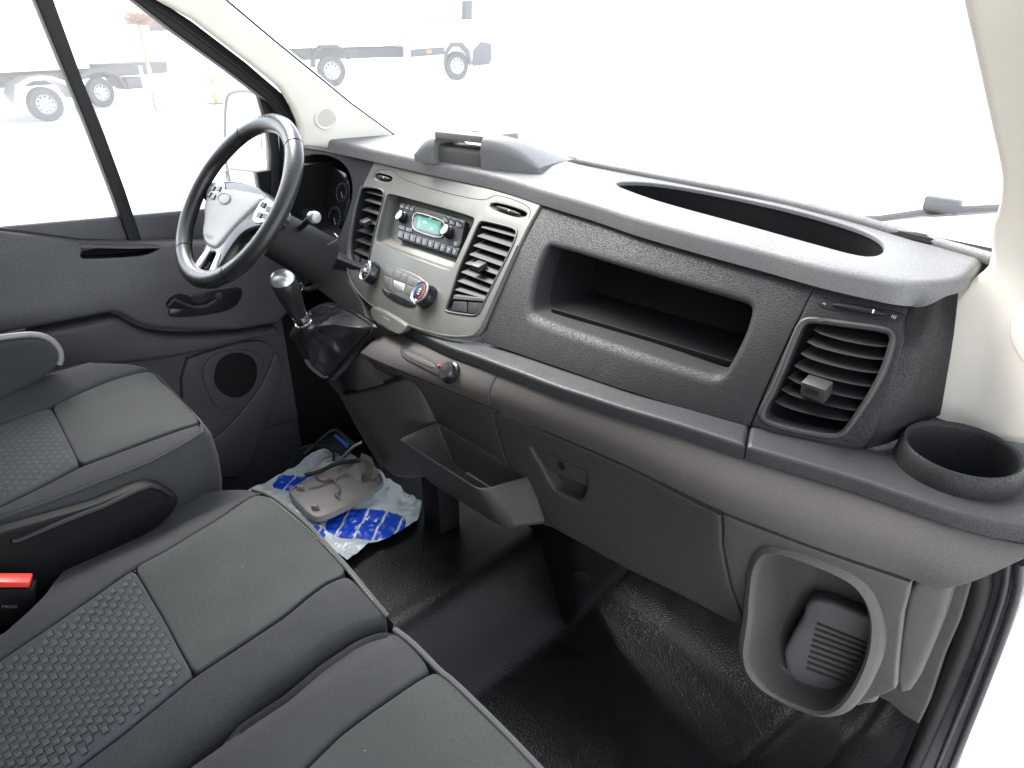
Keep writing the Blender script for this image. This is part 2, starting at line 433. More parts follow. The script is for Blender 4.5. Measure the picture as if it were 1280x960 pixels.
def bag_mat():
    m = mat('printed_plastic_bag', (.5, .56, .58), .28, 0)
    nt = m.node_tree; b = nt.nodes['Principled BSDF']; tc = nt.nodes.new('ShaderNodeTexCoord'); acc = None
    def math_(op, a, bb):
        n = nt.nodes.new('ShaderNodeMath'); n.operation = op
        for i, q in enumerate((a, bb)):
            if isinstance(q, (int, float)): n.inputs[i].default_value = q
            elif q is not None: nt.links.new(q, n.inputs[i])
        return n.outputs[0]
    for (cx, cy, a, rx, ry, per) in BAG_OVALS:
        mp = nt.nodes.new('ShaderNodeMapping'); mp.vector_type = 'TEXTURE'; mp.inputs['Location'].default_value = (cx, cy, 0); mp.inputs['Rotation'].default_value = (0, 0, a)
        nt.links.new(tc.outputs['UV'], mp.inputs[0]); s = nt.nodes.new('ShaderNodeSeparateXYZ'); nt.links.new(mp.outputs[0], s.inputs[0])
        dx = math_('DIVIDE', s.outputs[0], rx); dy = math_('DIVIDE', s.outputs[1], ry)
        p = math_('POWER', math_('ABSOLUTE', dx, None), 2.6); q = math_('POWER', math_('ABSOLUTE', dy, None), 2.6)
        e = math_('LESS_THAN', math_('ADD', p, q), 1)
        t = math_('FRACT', math_('ADD', math_('DIVIDE', math_('ADD', s.outputs[0], math_('MULTIPLY', s.outputs[1], -.1)), per), 10.3), None)
        e = math_('MULTIPLY', e, math_('GREATER_THAN', t, .13))
        acc = e if acc is None else math_('MAXIMUM', acc, e)
    mx = nt.nodes.new('ShaderNodeMix'); mx.data_type = 'RGBA'; nt.links.new(acc, mx.inputs[0]); mx.inputs[6].default_value = (.5, .56, .58, 1); mx.inputs[7].default_value = (.006, .06, .5, 1)
    nt.links.new(mx.outputs[2], b.inputs['Base Color'])
    return m


BAG_OVALS = [(-.295, .62, math.radians(42), .09, .05, .043), (-.50, .62, math.radians(38), .05, .035, .04), (-.55, .58, math.radians(38), .05, .03, .04), (-.36, .50, math.radians(38), .05, .03, .04), (-.47, .68, math.radians(38), .05, .025, .04)]
# ------------------------------------------------------------ the dashboard's real surfaces
def zt(x): return interp(ZT, x)                                    # height of the trim ledge
ZT = smoothtab([(-.9, .60), (-.45, .625), (-.3, .65), (-.2, .662), (-.1, .675), (0, .692), (.1, .703), (.25, .715), (.4, .722), (.9, .722)])
LIP = [(-.86, .90)]
_lp = [(375, 183), (400, 187), (469, 202), (537, 218), (606, 233), (641, 243), (682, 257), (744, 276), (795, 294), (840, 307), (889, 321), (960, 340), (1000, 352), (1040, 363), (1090, 374), (1134, 384)]
LIP = [(p.x, p.y) for p in (U(a, b, 'z', .898) for a, b in _lp)]
LIPT = smoothtab(LIP, 2, .02)
BOT = []
for (a, b, z) in [(449, 367, .655), (472, 388, .66), (514, 409, .67), (566, 424, .685), (620, 433, .70), (700, 460, .713), (789, 490, .722), (936, 532, .724), (1040, 553, .724), (1081, 560, .724)]:
    p = U(a, b, 'z', z); BOT.append((p.x, p.y))
BOTT = smoothtab(BOT, 2, .02)
def F1(x, z):
    zb = zt(x); t = (z-zb)/(.905-zb)
    yb = interp(BOTT, x); yt = interp(LIPT, x)+.018
    t = max(-.6, min(1.2, t))
    return lerp(yb, yt, t) + .010*math.sin(math.pi*max(0, min(1, t)))*(-1)
FAS = Graph('y', F1, -1)
TRF = []
for (a, b) in [(449, 372), (472, 392), (515, 412), (566, 435), (620, 454), (700, 484), (780, 510), (932, 557), (1070, 597), (1201, 642), (1280, 661)]:
    P = Graph('z', lambda x, y: zt(x), 1).hit3(a, b); TRF.append((P.x, P.y))
TRFT = smoothtab(TRF, 1, .02)
SEAM = []
for (a, b, z) in [(469, 452, .60), (540, 480, .61), (617, 511, .62), (780, 581, .63), (900, 640, .63), (1030, 690, .63), (1137, 725, .63)]:
    p = U(a, b, 'z', z); SEAM.append((p.x, p.y, z))
SEY = smoothtab([(a, b) for a, b, c in SEAM], 2, .02); SEZ = smoothtab([(a, c) for a, b, c in SEAM], 1, .02)
LOW = []
for (a, b) in [(684, 656), (781, 709), (935, 787)]:
    p = U(a, b, 'z', .42); LOW.append((p.x, p.y))
LOW = [(-.25, .74), (-.05, .715)]+LOW+[(.70, .775)]
LOWT = smoothtab(LOW, 2, .02)
def F3(x, z):
    z0 = zt(x)-.02; zs = interp(SEZ, x); yt = interp(TRFT, x)+.006; ys = interp(SEY, x); yl = interp(LOWT, x)
    if z >= zs:
        t = (z-zs)/(z0-zs); t = min(1.3, t)
        return lerp(ys, yt, t) - .012*math.sin(math.pi*max(0, min(1, t)))
    t = (zs-z)/(zs-.42); return lerp(ys, yl, min(t, 1.6)) + .004*min(1, t*6)
LOWS = Graph('y', F3, -1)
LEDGE = Graph('z', lambda x, y: zt(x), 1)
def F2(x, y):
    return .927 + .012*sst(.97, 1.05, y)*sst(-.35, -.1, x)*(1-sst(.3, .6, x))
PADS = Graph('z', F2, 1)

dash = thing('dashboard', (0, .75, .0), 'long dark grey van dashboard with three louvred vents and warm grey lower half', 'dashboard')

# --- soft top pad with the long document slot
lipuv = [(p[0], p[1]) for p in LIPT if -.96 < p[0] < .585]
tail = [U(x, y, 'z', .898) for x, y in [(1134, 382), (1165, 381), (1197, 377), (1212, 358), (1237, 338)]]
lipuv += [(p.x, p.y) for p in tail]
lipuv += [(.70, 1.0), (.74, 1.03)]
back = [(.60, 1.03)]+[PADS.hit(x, y) for x, y in [(1180, 306), (1110, 283), (1000, 258), (900, 238), (850, 228), (790, 217), (722, 204)]]+[(-.16, 1.10), (-.4, 1.13), (-.74, 1.10), (-.90, 1.06), (-.94, .95)]
padout = chaikin(lipuv+back, 1)
slot = px2(PADS, [(762, 228), (800, 226), (850, 232), (930, 247), (1012, 266), (1080, 287), (1104, 300), (1107, 312), (1096, 320), (1074, 320), (1012, 303), (930, 280), (840, 256), (800, 243)], 2)
sheet('top_pad', padout, PADS, M['pad'], dash, holes=[slot], r=.010, depth=.030, hr=.003, hd=.007, grid=.03, seg=5)
recess('document_slot', inset(ccw(slot), -.0), PADS, M['dark'], dash, off=-.006, depth=.085, taper=.008)  # near black walls stand in for the shade inside the slot
rim = [PADS.P(*PADS.hit(x, y), .002) for x, y in [(722, 203), (770, 213), (850, 228), (940, 245), (1012, 262), (1080, 280), (1110, 289), (1150, 300), (1190, 312), (1240, 326), (1270, 336)]]
tube('screen_seal', [U(x, y, 'z', .930)+Vector((0, .006, 0)) for x, y in [(690, 196), (730, 203), (860, 228), (1010, 264), (1142, 299), (1236, 319), (1270, 326)]], .008, M['rubber'], dash, n=8)
tube('rear_rim', rim, .007, M['pad'], dash, n=10, flat=1.2, upv=Z)

# --- main fascia: cluster side, middle shelf, right vent side
fas_l = px2(FAS, [(372, 184), (420, 190), (469, 200), (452, 232), (438, 276), (430, 321), (434, 350), (449, 369), (400, 345), (372, 320)], 1)
hood = px2(FAS, [(375, 199), (386, 193), (412, 195), (432, 207), (440, 230), (438, 252), (430, 275), (422, 300), (405, 303), (385, 285), (373, 255)], 2)
# the cluster side continues to the door, beyond what the wheel hides
cl = [FAS.hit(469, 199), FAS.hit(454, 232), FAS.hit(439, 276), FAS.hit(431, 321), FAS.hit(434, 350), FAS.hit(446, 368)]
cl[0] = (cl[0][0], .905)
cl += [(-.30, .60), (-.83, .60), (-.93, .70), (-.93, .905)]
sheet('instrument_surround', cl, FAS, M['black'], dash, holes=[hood], r=.003, depth=.02, hr=.006, hd=.02, grid=.03)
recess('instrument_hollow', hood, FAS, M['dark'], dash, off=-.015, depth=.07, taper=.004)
shelf_o = px2(FAS, [(682, 304), (800, 340), (925, 375), (944, 381), (946, 394), (936, 424), (907, 472), (895, 486), (875, 484), (760, 446), (642, 410), (636, 400), (642, 372), (667, 319), (672, 308)], 2)
shelf_i = px2(FAS, [(688, 309), (800, 344), (920, 379), (936, 385), (936, 396), (927, 424), (906, 464), (896, 472), (870, 466), (760, 430), (668, 398), (661, 388), (668, 350), (681, 313)], 2)
midf = px2(FAS, [(677, 259), (740, 282), (810, 308), (880, 328), (940, 343), (1016, 362)], 0)
midf = [(p[0], .905) for p in midf]
mid_out = midf+px2(FAS, [(1000, 394), (968, 460), (936, 533), (850, 510), (789, 491), (700, 461), (620, 434), (604, 426), (613, 396), (630, 357), (651, 310)], 0)
sheet('shelf_fascia', mid_out, FAS, M['black'], dash, holes=[shelf_i], r=.002, depth=.02, hr=.012, hd=.05, grid=.02, seg=5)
rim3 = [FAS.P(u, v, .001) for u, v in shelf_o]
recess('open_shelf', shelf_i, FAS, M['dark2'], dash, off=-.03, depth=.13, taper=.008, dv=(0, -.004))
# the raised edge of the shelf's floor and the moulded joint at its back corner
e0, e1 = FAS.P(*FAS.hit(667, 399), -.035), FAS.P(*FAS.hit(898, 472), -.035)
box('shelf_lip', (e0+e1)/2+Vector((0, .005, .004)), ((e1-e0).length/2-.004, .002, .006), M['dark2'], dash, bev=.0015, ax=((e1-e0).normalized(), Vector((0, 1, 0)), (e1-e0).normalized().cross(Y)))
rvo = [(1001, 394), (970, 460), (938, 533), (1000, 551), (1040, 559), (1070, 562), (1081, 560), (1092, 545), (1110, 500), (1126, 440), (1131, 425), (1128, 408), (1134, 388)]
vent_r = [(1016, 399), (1060, 405), (1107, 411), (1116, 417), (1117, 428), (1100, 477), (1062, 534), (1051, 544), (1035, 545), (990, 537), (957, 527), (951, 518), (957, 505), (972, 477), (995, 417), (1003, 402)]
vr_o = px2(FAS, vent_r, 2)
RV = [FAS.hit(*q) for q in rvo]; RV = RV[:-1]+[(RV[-1][0], .905), (FAS.hit(1016, 362)[0], .905)]
vr_hole = inset(ccw(vr_o), .004)
sheet('vent_fascia', RV, FAS, M['black'], dash, holes=[vr_hole], r=.003, depth=.02, hr=.003, hd=.012, grid=.02)
# cheek that turns back from the vent to the windscreen pillar
eA = [(1134, 384), (1130, 405), (1131, 425), (1126, 440), (1110, 500), (1092, 545), (1081, 561)]
eB = [(1198, 366), (1195, 395), (1192, 420), (1189, 440), (1183, 475), (1178, 505), (1175, 519)]
rings = []
for k in range(9):
    row = []
    for a, b, zz in zip(eA, eB, [0, .1, .25, .4, .6, .85, 1]):
        PA = FAS.P(*FAS.hit(*a), 0); PB = U(b[0], b[1], 'x', .643)
        PA = PA+Vector((0, .002, 0))
        t = k/8; P = PA.lerp(PB, t)
        P += Vector((.010, -.010, 0))*math.sin(math.pi*min(1, t*1.25))*(1-t)
        row.append(P)
    rings.append(row)
V, F = loft_g([[p for p in r] for r in rings], closed=False); mk('dash_cheek', V, F, M['black'], dash)

# --- ledge trim and the shelf that carries the cup holder
def ledge_y(px, py): return LEDGE.hit(px, py)
jx, jy = ledge_y(937, 530)
tr_l = [(p[0], p[1]) for p in TRFT if p[0] < .494] + [ledge_y(932, 557), (jx, jy), (jx, jy+.025)] + [(p[0], p[1]+.02) for p in BOTT[::-1] if p[0] < jx-.006]
sheet('trim_strip', tr_l, LEDGE, M['trim'], dash, r=.006, depth=.020, grid=.02, seg=4)
sh = [ledge_y(934, 557)]+[(p[0], p[1]) for p in TRFT if .50 < p[0] < .78]+[(.80, .80), (.80, .99), (.62, .99)]+[(p[0], p[1]+.02) for p in BOTT[::-1] if p[0] > jx+.01]+[(jx+.0015, jy+.025), (jx+.0015, jy)]
_cc = U(1203, 560, 'z', .748)
sheet('cup_shelf', sh, LEDGE, M['trim'], dash, holes=[[(_cc.x+.061*math.cos(a), _cc.y+.061*math.sin(a)) for a in [2*math.pi*i/40 for i in range(40)]]], r=.006, depth=.020, grid=.025, seg=4)
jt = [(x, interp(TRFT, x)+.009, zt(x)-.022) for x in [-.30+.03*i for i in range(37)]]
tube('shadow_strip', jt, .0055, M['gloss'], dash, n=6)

# --- lower half: cap rail, centre panel, glove box door, right panel
def rail_pts(a, b, f, n=30): return [(a+(b-a)*i/n, f(a+(b-a)*i/n)) for i in range(n+1)]
ztop = lambda x: zt(x)-.022
zs = lambda x: interp(SEZ, x)
xa = LOWS.hit(612, 490)[0]
sheet('centre_rail', rail_pts(-.30, xa-.0008, ztop)+rail_pts(-.30, xa-.0008, lambda x: zs(x)+.0008)[::-1], LOWS, M['brown'], dash, r=.002, depth=.012, grid=.012)
cap = rail_pts(xa+.0008, .80, ztop)+rail_pts(xa+.0008, .735, lambda x: zs(x)+.0008)[::-1]
sheet('cap_rail', cap, LOWS, M['brown'], dash, r=.002, depth=.012, grid=.012)
# rounded right end of the cap
gl = [(619, 513), (780, 583), (899, 641)]
gdoor = [LOWS.hit(x, y) for x, y in [(619, 515), (621, 531), (626, 552), (634, 577), (648, 605), (664, 632), (684, 655), (730, 681), (781, 709), (860, 748), (935, 787), (925, 765), (913, 735), (906, 705), (902, 680), (900, 644), (780, 583), (700, 548)]]
hnd = [(664, 558), (700, 572), (735, 590), (735, 610), (727, 626), (712, 622), (693, 612), (682, 597), (668, 572)]
hnd_uv = px2(LOWS, [(662, 557), (698, 572), (735, 589), (735, 610), (727, 627), (711, 622), (694, 613)], 6.)
gb = sheet('glove_box_door', gdoor, LOWS, M['brown_shaded'], dash, holes=[hnd_uv], off=.002, r=.004, depth=.014, hr=.004, hd=.012, grid=.016)
recess('handle_recess', hnd_uv, LOWS, M['brown_shaded'], gb, off=-.008, depth=.012, taper=.003)
plate = px2(LOWS, [(665, 560), (698, 574), (733, 591), (734, 611), (706, 599), (686, 590)], 3.)
sheet('pull_plate', plate, LOWS, M['brown_shaded'], gb, off=-.004, r=.002, depth=.006)
lk = LOWS.hit(700, 583); ln = LOWS.N(*lk)
lathe('lock', LOWS.P(*lk, -.0045), ln, [(.0075, 0), (.0075, .003), (.006, .004), (.0055, .002), (.0, .002)], M['gloss'], gb)
# centre lower panel behind the bin, down from the rail
xb = gdoor
cp = rail_pts(-.28, LOWS.hit(616, 508)[0], lambda x: zs(x)-.0012)+[LOWS.hit(x, y) for x, y in [(619, 531), (624, 552), (632, 577), (646, 605), (662, 632), (680, 655)]]+[(.178, .41), (-.28, .40)]
sheet('knee_bolster', cp, LOWS, M['brown_shaded'], dash, r=.003, depth=.012, grid=.02)
# storage slot and socket on the rail
sl_o = px2(LOWS, [(503, 432), (530, 444), (557, 458), (558, 468), (552, 470), (528, 458), (505, 447), (501, 438)], 1)
sheet('blank_plate', sl_o, LOWS, M['brown_shaded'], dash, off=.0035, r=.0012, depth=.004, grid=.01)
sl_i = px2(LOWS, [(507, 437), (530, 447), (546, 455), (545, 460), (528, 453), (508, 443)], 1)
sheet('plate_inlay', sl_i, LOWS, M['brown'], dash, off=.0045, r=.0008, depth=.003, grid=.01)
p = LOWS.hit(551, 458); box('socket_hinge', LOWS.P(*p, .004), (.0018, .002, .0042), M['redp'], dash, bev=.0006)
p = LOWS.hit(565, 467); n = LOWS.N(*p)
sk = lathe('socket_cap', LOWS.P(*p, 0), n, [(.0195, 0), (.0195, .006), (.0165, .008), (.0165, .015), (.0145, .018), (0, .0188)], M['gloss'], dash)
up = Vector((0, .3, 1)); text('socket_print', 'USB', LOWS.P(*p, .0202), X, up, .006, M['printdim'], sk)

# --- right lower panel with the bottle pocket
rp = [LOWS.hit(x, y) for x, y in [(903, 644), (903, 680), (908, 706), (915, 735), (927, 765), (937, 787)]]
zz = rp[-1][1]
rp += [LOWS.hit(*q) for q in [(940, 812), (950, 840), (970, 860), (1000, 874), (1040, 884), (1075, 882), (1100, 870)]]
rp += [LOWS.hit(1118, 862), LOWS.hit(1121, 820), LOWS.hit(1127, 770), LOWS.hit(1137, 729)]
rp += [LOWS.hit(1030, 692)]
pk = [(957, 694), (970, 690), (1000, 698), (1047, 717), (1070, 731), (1083, 750), (1090, 775), (1091, 805), (1084, 830), (1072, 850), (1057, 865), (1036, 870), (997, 856), (972, 841), (957, 826), (950, 806), (952, 767), (948, 740), (947, 712)]
pk_uv = px2(LOWS, pk, 2)
rpan = sheet('pocket_panel', rp, LOWS, M['brown'], dash, holes=[pk_uv], r=.003, depth=.012, hr=.005, hd=.01, grid=.018)
# bucket rim: the lower part of the loop stands proud of the panel
lp = ccw(dens(clean(pk_uv), .008)); zc0 = min(p[1] for p in lp); zc1 = max(p[1] for p in lp)
def prud(v): return .034*sst(zc1-.035, zc0+.055, v)
inr = [LOWS.P(p[0], p[1], prud(p[1])+.002) for p in lp]
V, F = [], []
ringsL = []
o1 = inset(lp, -.004); o2 = inset(lp, -.011); o3 = inset(lp, -.016)
for lo, d in ((inset(lp, .002), -.02), (inset(lp, .001), -.002), (lp, 0.004), (o1, .008), (o2, .004), (o3, -.004)):
    ringsL.append([LOWS.P(q[0], q[1], prud(p[1])*(1 if d > -.01 else .6)+d) for q, p in zip(lo, lp)])
ringsL.append([LOWS.P(q[0], q[1]+.02*prud(p[1])/.034, -.012) for q, p in zip(inset(lp, -.014), lp)])
pr = mk('bottle_pocket', *loft_g([list(x) for x in zip(*zip(*ringsL))]), M['brown'], dash, recalc=True)
# pocket lining
lin = []
for k, (d, ins, dz) in enumerate([(-.018, .002, 0), (-.06, .006, 0), (-.085, .014, .002), (-.095, .03, .004)]):
    lin.append([LOWS.P(q[0], q[1]+dz, prud(p[1])*.6*(1 if k == 0 else 0)+d) for q, p in zip(inset(lp, ins), lp)])
mk('pocket_lining', *loft_g(lin, True, False, True), M['brown'], pr, recalc=True)
# ribbed floor tray inside the pocket
A = LOWS.P(*LOWS.hit(1012, 772), -.078); B = LOWS.P(*LOWS.hit(1086, 800), -.078); C = LOWS.P(*LOWS.hit(990, 845), -.010)
PT = Plane(A, B, C)
tray = px2(PT, [(1008, 754), (1020, 748), (1040, 752), (1104, 778), (1112, 830), (1096, 880), (1040, 884), (1002, 864), (982, 840), (979, 814), (992, 790), (1003, 772)], 7.)
tr = sheet('pocket_tray', tray, PT, M['brown_shaded3'], pr, r=.007, depth=.03, grid=.015, seg=4)
for k in range(9):
    a = PT.P(*PT.hit(1021-k*1.7, 779+k*6.9), .0008); b = PT.P(*PT.hit(min(1084, 1086-k*2.6+ (0 if k < 4 else -(k-3)*2)), 804+k*6.0), .0008)
    tube('rib', [a, b], .0019, M['brown_shaded'], tr, n=6)
# the scooped outer edge and kick panel
SC = Graph('y', lambda x, z: .775+(.62-z)*.16+(x-.69)*.4, -1)
sco = px2(SC, [(1137, 729), (1160, 727), (1192, 728), (1180, 770), (1160, 820), (1140, 864), (1127, 868), (1118, 862), (1120, 820), (1127, 770)], 1)
sheet('scooped_edge', sco, SC, M['brown'], dash, r=.008, depth=.02, grid=.015, seg=4)
KP = Graph('y', lambda x, z: .84+(.57-z)*.33, -1)
kp = px2(KP, [(1170, 700), (1216, 705), (1213, 732), (1200, 775), (1180, 820), (1160, 880), (1148, 905), (1128, 893), (1112, 878), (1090, 868), (1110, 800), (1150, 740)], 0)
sheet('kick_panel', kp, KP, M['brown'], dash, r=.003, depth=.02, grid=.02)
# underside closing panel (seen only from low down)
UN = Graph('z', lambda x, y: .395, -1)
sheet('under_panel', [(-.28, .73), (.47, .76), (.47, 1.0), (-.28, 1.0)], UN, M['dark'], dash, depth=.01, grid=.06)

# --- centre stack
cen = [(471, 199), (500, 206), (537, 214), (570, 221), (602, 229), (640, 243), (676, 259), (662, 285), (650, 310), (629, 357), (612, 396), (604, 414), (596, 422), (566, 423), (540, 417), (514, 409), (490, 398), (470, 386), (449, 367), (437, 347), (434, 321), (442, 276), (455, 232)]
cen_uv = [FAS.hit(*q) for q in cen]
cen_uv = [(u, .905 if i <= 6 else v) for i, (u, v) in enumerate(cen_uv)]
vent_l = [(457, 233), (470, 234), (482, 237), (483, 246), (475, 275), (466, 312), (462, 338), (459, 345), (452, 340), (443, 328), (440, 308), (446, 268), (452, 240)]
vent_m = [(607, 275), (628, 280), (647, 285), (650, 291), (640, 315), (613, 367), (603, 390), (597, 394), (580, 392), (562, 389), (560, 386), (566, 370), (576, 336), (592, 300), (601, 278)]
rad = [(488, 242), (495, 243), (540, 255), (592, 270), (596, 274), (588, 292), (569, 334), (564, 337), (520, 321), (474, 304), (472, 299), (478, 275), (485, 246)]
th_l = [(472, 216), (482, 217), (494, 221), (491, 227), (480, 227), (470, 223)]
th_r = [(617, 252), (640, 257), (662, 265), (660, 270), (650, 272), (630, 266), (613, 259)]
hl = [px2(FAS, q, 1) for q in (vent_l, vent_m, rad, th_l, th_r)]
OFC = .006
cenp = sheet('centre_panel', cen_uv, FAS, M['centre'], dash, holes=hl, off=OFC, r=.005, depth=.016, hr=.002, hd=.012, grid=.014, seg=4)
# bright rolled border round the stack
bd = [(455, 232), (443, 276), (436, 321), (439, 347), (451, 366), (472, 384), (492, 396), (515, 406), (540, 414), (567, 420), (594, 419), (602, 412), (611, 394), (628, 355), (650, 306)]
tube('border_bead', [FAS.P(*FAS.hit(x, y), OFC+.001) for x, y in chaikin(bd, 1, False)], .0022, M['centre'], cenp, n=6)
# thin moulded line of the panel's upper lid
ln_ = [(468, 222), (472, 213), (484, 211), (497, 213), (501, 221), (530, 232), (570, 243), (606, 250), (615, 247), (621, 243), (640, 247), (660, 255), (667, 262), (664, 272)]
tube('lid_seam', [FAS.P(*FAS.hit(x, y), OFC+.0001) for x, y in chaikin(ln_, 2, False)], .0006, M['dark'], cenp, n=5)
recess('radio_bay', hl[2], FAS, M['centre'], cenp, off=-.004, depth=.022, taper=.006)
bay = px2(FAS, [(474, 300), (568, 334), (571, 326), (485, 295)], 0)

def air_vent(name_lab, loop_px, slats, tab_px, base, ringr=.0022, wheel=None, tilt=-.006, bow=0.0, it=2):
    lp = ccw(px2(FAS, loop_px, it)); ilp = inset(lp, .003)
    fr = tube('air_vent', [FAS.P(p[0], p[1], base) for p in clean(dens(lp, .01))], ringr, M['ring'], dash, n=8, closed=True)
    fr['label'] = name_lab
    recess('vent_duct', ilp, FAS, M['dark'], fr, off=base-.003, depth=.055, taper=.004)
    for (a, b) in slats:
        ua, ub = FAS.hit(*a), FAS.hit(*b); PA, PB = FAS.P(*ua, base-.006), FAS.P(*ub, base-.006)
        n = 9; R0 = []
        mb = MB(); front = []; rear = []
        for i in range(n):
            t = i/(n-1); q = PA.lerp(PB, t); c = math.sin(math.pi*t)**.5 if 0 < t < 1 else 0
            q = q+Vector((0, -.003-bow*c, -bow*.5*c))
            front.append(q); rear.append(PA.lerp(PB, t)+Vector((0, .026, tilt)))
        th = .0011; rr = []
        for q, w in zip(front, rear):
            d = (w-q)
            rr.append([q+Z*0, q+Z*th+d*.05, w+Z*th, w-Z*th, q-Z*th+d*.05])
        V, F = loft_g(rr, True, True, True); mk('slat', V, F, M['slat'], fr, recalc=True)
    # vertical guide vanes deep inside
    us = [p[0] for p in ilp]; vs = [p[1] for p in ilp]
    for k in range(1, 1):
        u = lerp(min(us), max(us), k/5.); v = (min(vs)+max(vs))/2
        if not inside((u, v), ilp): continue
        box('vane', FAS.P(u, v, base-.042), (.0008, .009, (max(vs)-min(vs))*.30), M['dark'], fr, bev=0)
    (tx, ty, w, h) = tab_px; c = FAS.hit(tx, ty); P = FAS.P(*c, base+.0045)
    tb = box('tab', P, (w, .0105, h), M['ring'], fr, bev=.0016, ax=(X, Vector((0, .97, .2)).normalized(), Vector((0, -.2, .97)).normalized()))
    box('tab_ridge', P+Vector((0, -.0108, .0)), (w*.55, .0009, h*.35), M['slat'], fr, bev=.0004)
    return fr
lv = air_vent('left louvred vent beside the instrument hollow', vent_l,
    [((459, 240), (481, 246)), ((457, 250), (479, 257)), ((454, 262), (476, 269)), ((451, 275), (473, 282)), ((448, 288), (470, 295)), ((446, 300), (467, 308)), ((444, 313), (464, 322))],
    (462, 277, .0105, .0055), OFC, tilt=.004)
mv = air_vent('middle louvred vent right of the radio', vent_m,
    [((603, 284), (646, 296)), ((598, 295), (642, 309)), ((593, 307), (636, 321)), ((588, 318), (630, 333)), ((583, 329), (625, 344)), ((578, 340), (619, 356)), ((573, 351), (614, 366)), ((570, 362), (610, 374))],
    (604, 331, .0115, .0055), OFC, tilt=.004)
rv = air_vent('rounded louvred vent at the passenger end', vent_r,
    [((1016, 413), (1111, 434)), ((1008, 428), (1107, 450)), ((1000, 443), (1101, 467)), ((992, 458), (1094, 484)), ((984, 473), (1086, 500)), ((976, 488), (1078, 514)), ((968, 503), (1068, 527))],
    (1023, 484, .0155, .0105), .001, ringr=.0042, bow=.006, tilt=.002)
# button pair under the left and middle vents
def pad_buttons(par, quads, marks):
    for q in quads: sheet('vent_button', px2(FAS, q, 0), FAS, M['slat'], par, off=OFC-.004, r=.0008, depth=.006, grid=.01)
pad_buttons(lv, [[(443, 318), (450, 322), (450, 335), (443, 326)], [(452, 323), (461, 327), (459, 342), (452, 337)]], None)
pad_buttons(mv, [[(568, 376), (584, 377), (584, 390), (564, 388)], [(586, 377), (607, 378), (602, 389), (597, 392), (586, 391)]], None)
sheet('vent_ledge', px2(FAS, [(570, 368), (611, 372), (609, 376), (568, 373)], 0), FAS, M['ring'], mv, off=OFC-.001, r=.0008, depth=.01)
# thumb wheels
def thumb(slot_px, a, b, parent, off, lab, mark_t=.6):
    A, B = FAS.P(*FAS.hit(*a), off), FAS.P(*FAS.hit(*b), off)
    w = (B-A); L = w.length; cen_ = (A+B)/2; d = w.normalized()
    path = []; rad_ = []
    N = 12
    for i in range(N+1):
        t = i/N; path.append(A.lerp(B, t)); rad_.append(.0042*(.25+.75*math.sin(math.pi*t)**.35 if 0 < t < 1 else .25))
    o = tube('thumb_wheel', path, rad_, M['slat'], parent, n=12); o['label'] = lab
    q = A.lerp(B, mark_t); box('wheel_mark', q+Vector((0, -.0035, .002)), (.0009, .0012, .0022), M['white'], o, bev=.0003)
    return o
for lp_, a, b, l in ((th_l, (474, 220), (490, 224), 'thumb wheel above the left vent'), (th_r, (622, 258), (653, 268), 'thumb wheel above the middle vent')):
    recess('wheel_well', px2(FAS, lp_, 1), FAS, M['dark'], cenp, off=-.004, depth=.01, taper=.001)
    thumb(lp_, a, b, dash, OFC-.001, l)
pill = px2(FAS, [(1024, 372), (1040, 375), (1080, 382), (1125, 390), (1131, 394), (1127, 402), (1110, 402), (1040, 388), (1022, 382)], 1)
sheet('wheel_plate', pill, FAS, M['slat'], dash, off=.0012, r=.0008, depth=.003)
w_ = thumb(None, (1042, 380), (1109, 392), dash, .003, 'thumb wheel above the right vent', .78)
for (x, y, t_) in ((1031, 379, 'o'), (1118, 396, '≋')):
    q = FAS.hit(x, y); text('plate_mark', t_ if t_ == 'o' else '///', FAS.P(*q, .0016), X, Z, .007, M['white'], w_)
# hazard pod under the stack
PODL = [(470, 383), (478, 382), (512, 402), (515, 406), (508, 416), (500, 415), (474, 400), (469, 390)]
pod = sheet('switch_pod', px2(FAS, PODL, 1), FAS, M['centre'], dash, off=.014, r=.003, depth=.02, grid=.012)
sheet('pod_switch', px2(FAS, [(486, 393), (495, 398), (492, 407), (484, 402)], 0), FAS, M['centre'], pod, off=.0155, r=.0008, depth=.004)
q = FAS.hit(489, 400); text('pod_triangle', 'A', FAS.P(*q, .0162), X, Z, .008, M['redp'], pod)

# --- instrument gauges
P0 = FAS.P(*FAS.hit(405, 245), -.06)
clu = thing('instrument_cluster', P0, 'dark instrument dials deep under the hood behind the steering wheel', 'instrument panel')
GP = Plane(P0, P0+X, P0+Vector((0, .35, 1)))
gf = px2(GP, [(372, 205), (430, 208), (439, 240), (428, 285), (410, 298), (375, 285)], 1)
sheet('dial_face', gf, GP, M['gloss'], clu, depth=.004)
for (x, y, r) in ((427, 240, .022), (418, 272, .026)):
    u, v = GP.hit(x, y)
    for k in range(11):
        a = math.radians(-30+k*24); c, s = math.cos(a), math.sin(a)
        A = GP.P(u+r*c, v+r*s, .001); B = GP.P(u+r*.86*c, v+r*.86*s, .001)
        tube('dial_tick', [A, B], .0006, M['printdim'], clu, n=4)
    ring = [GP.P(u+r*1.08*math.cos(a), v+r*1.08*math.sin(a), .0006) for a in [math.pi*2*i/32 for i in range(32)]]
    tube('dial_ring', ring, .0004, M['printdim'], clu, n=4, closed=True)
    tube('dial_needle', [GP.P(u, v, .002), GP.P(u+r*.5, v-r*.6, .002)], .0006, M['white'], clu, n=4)

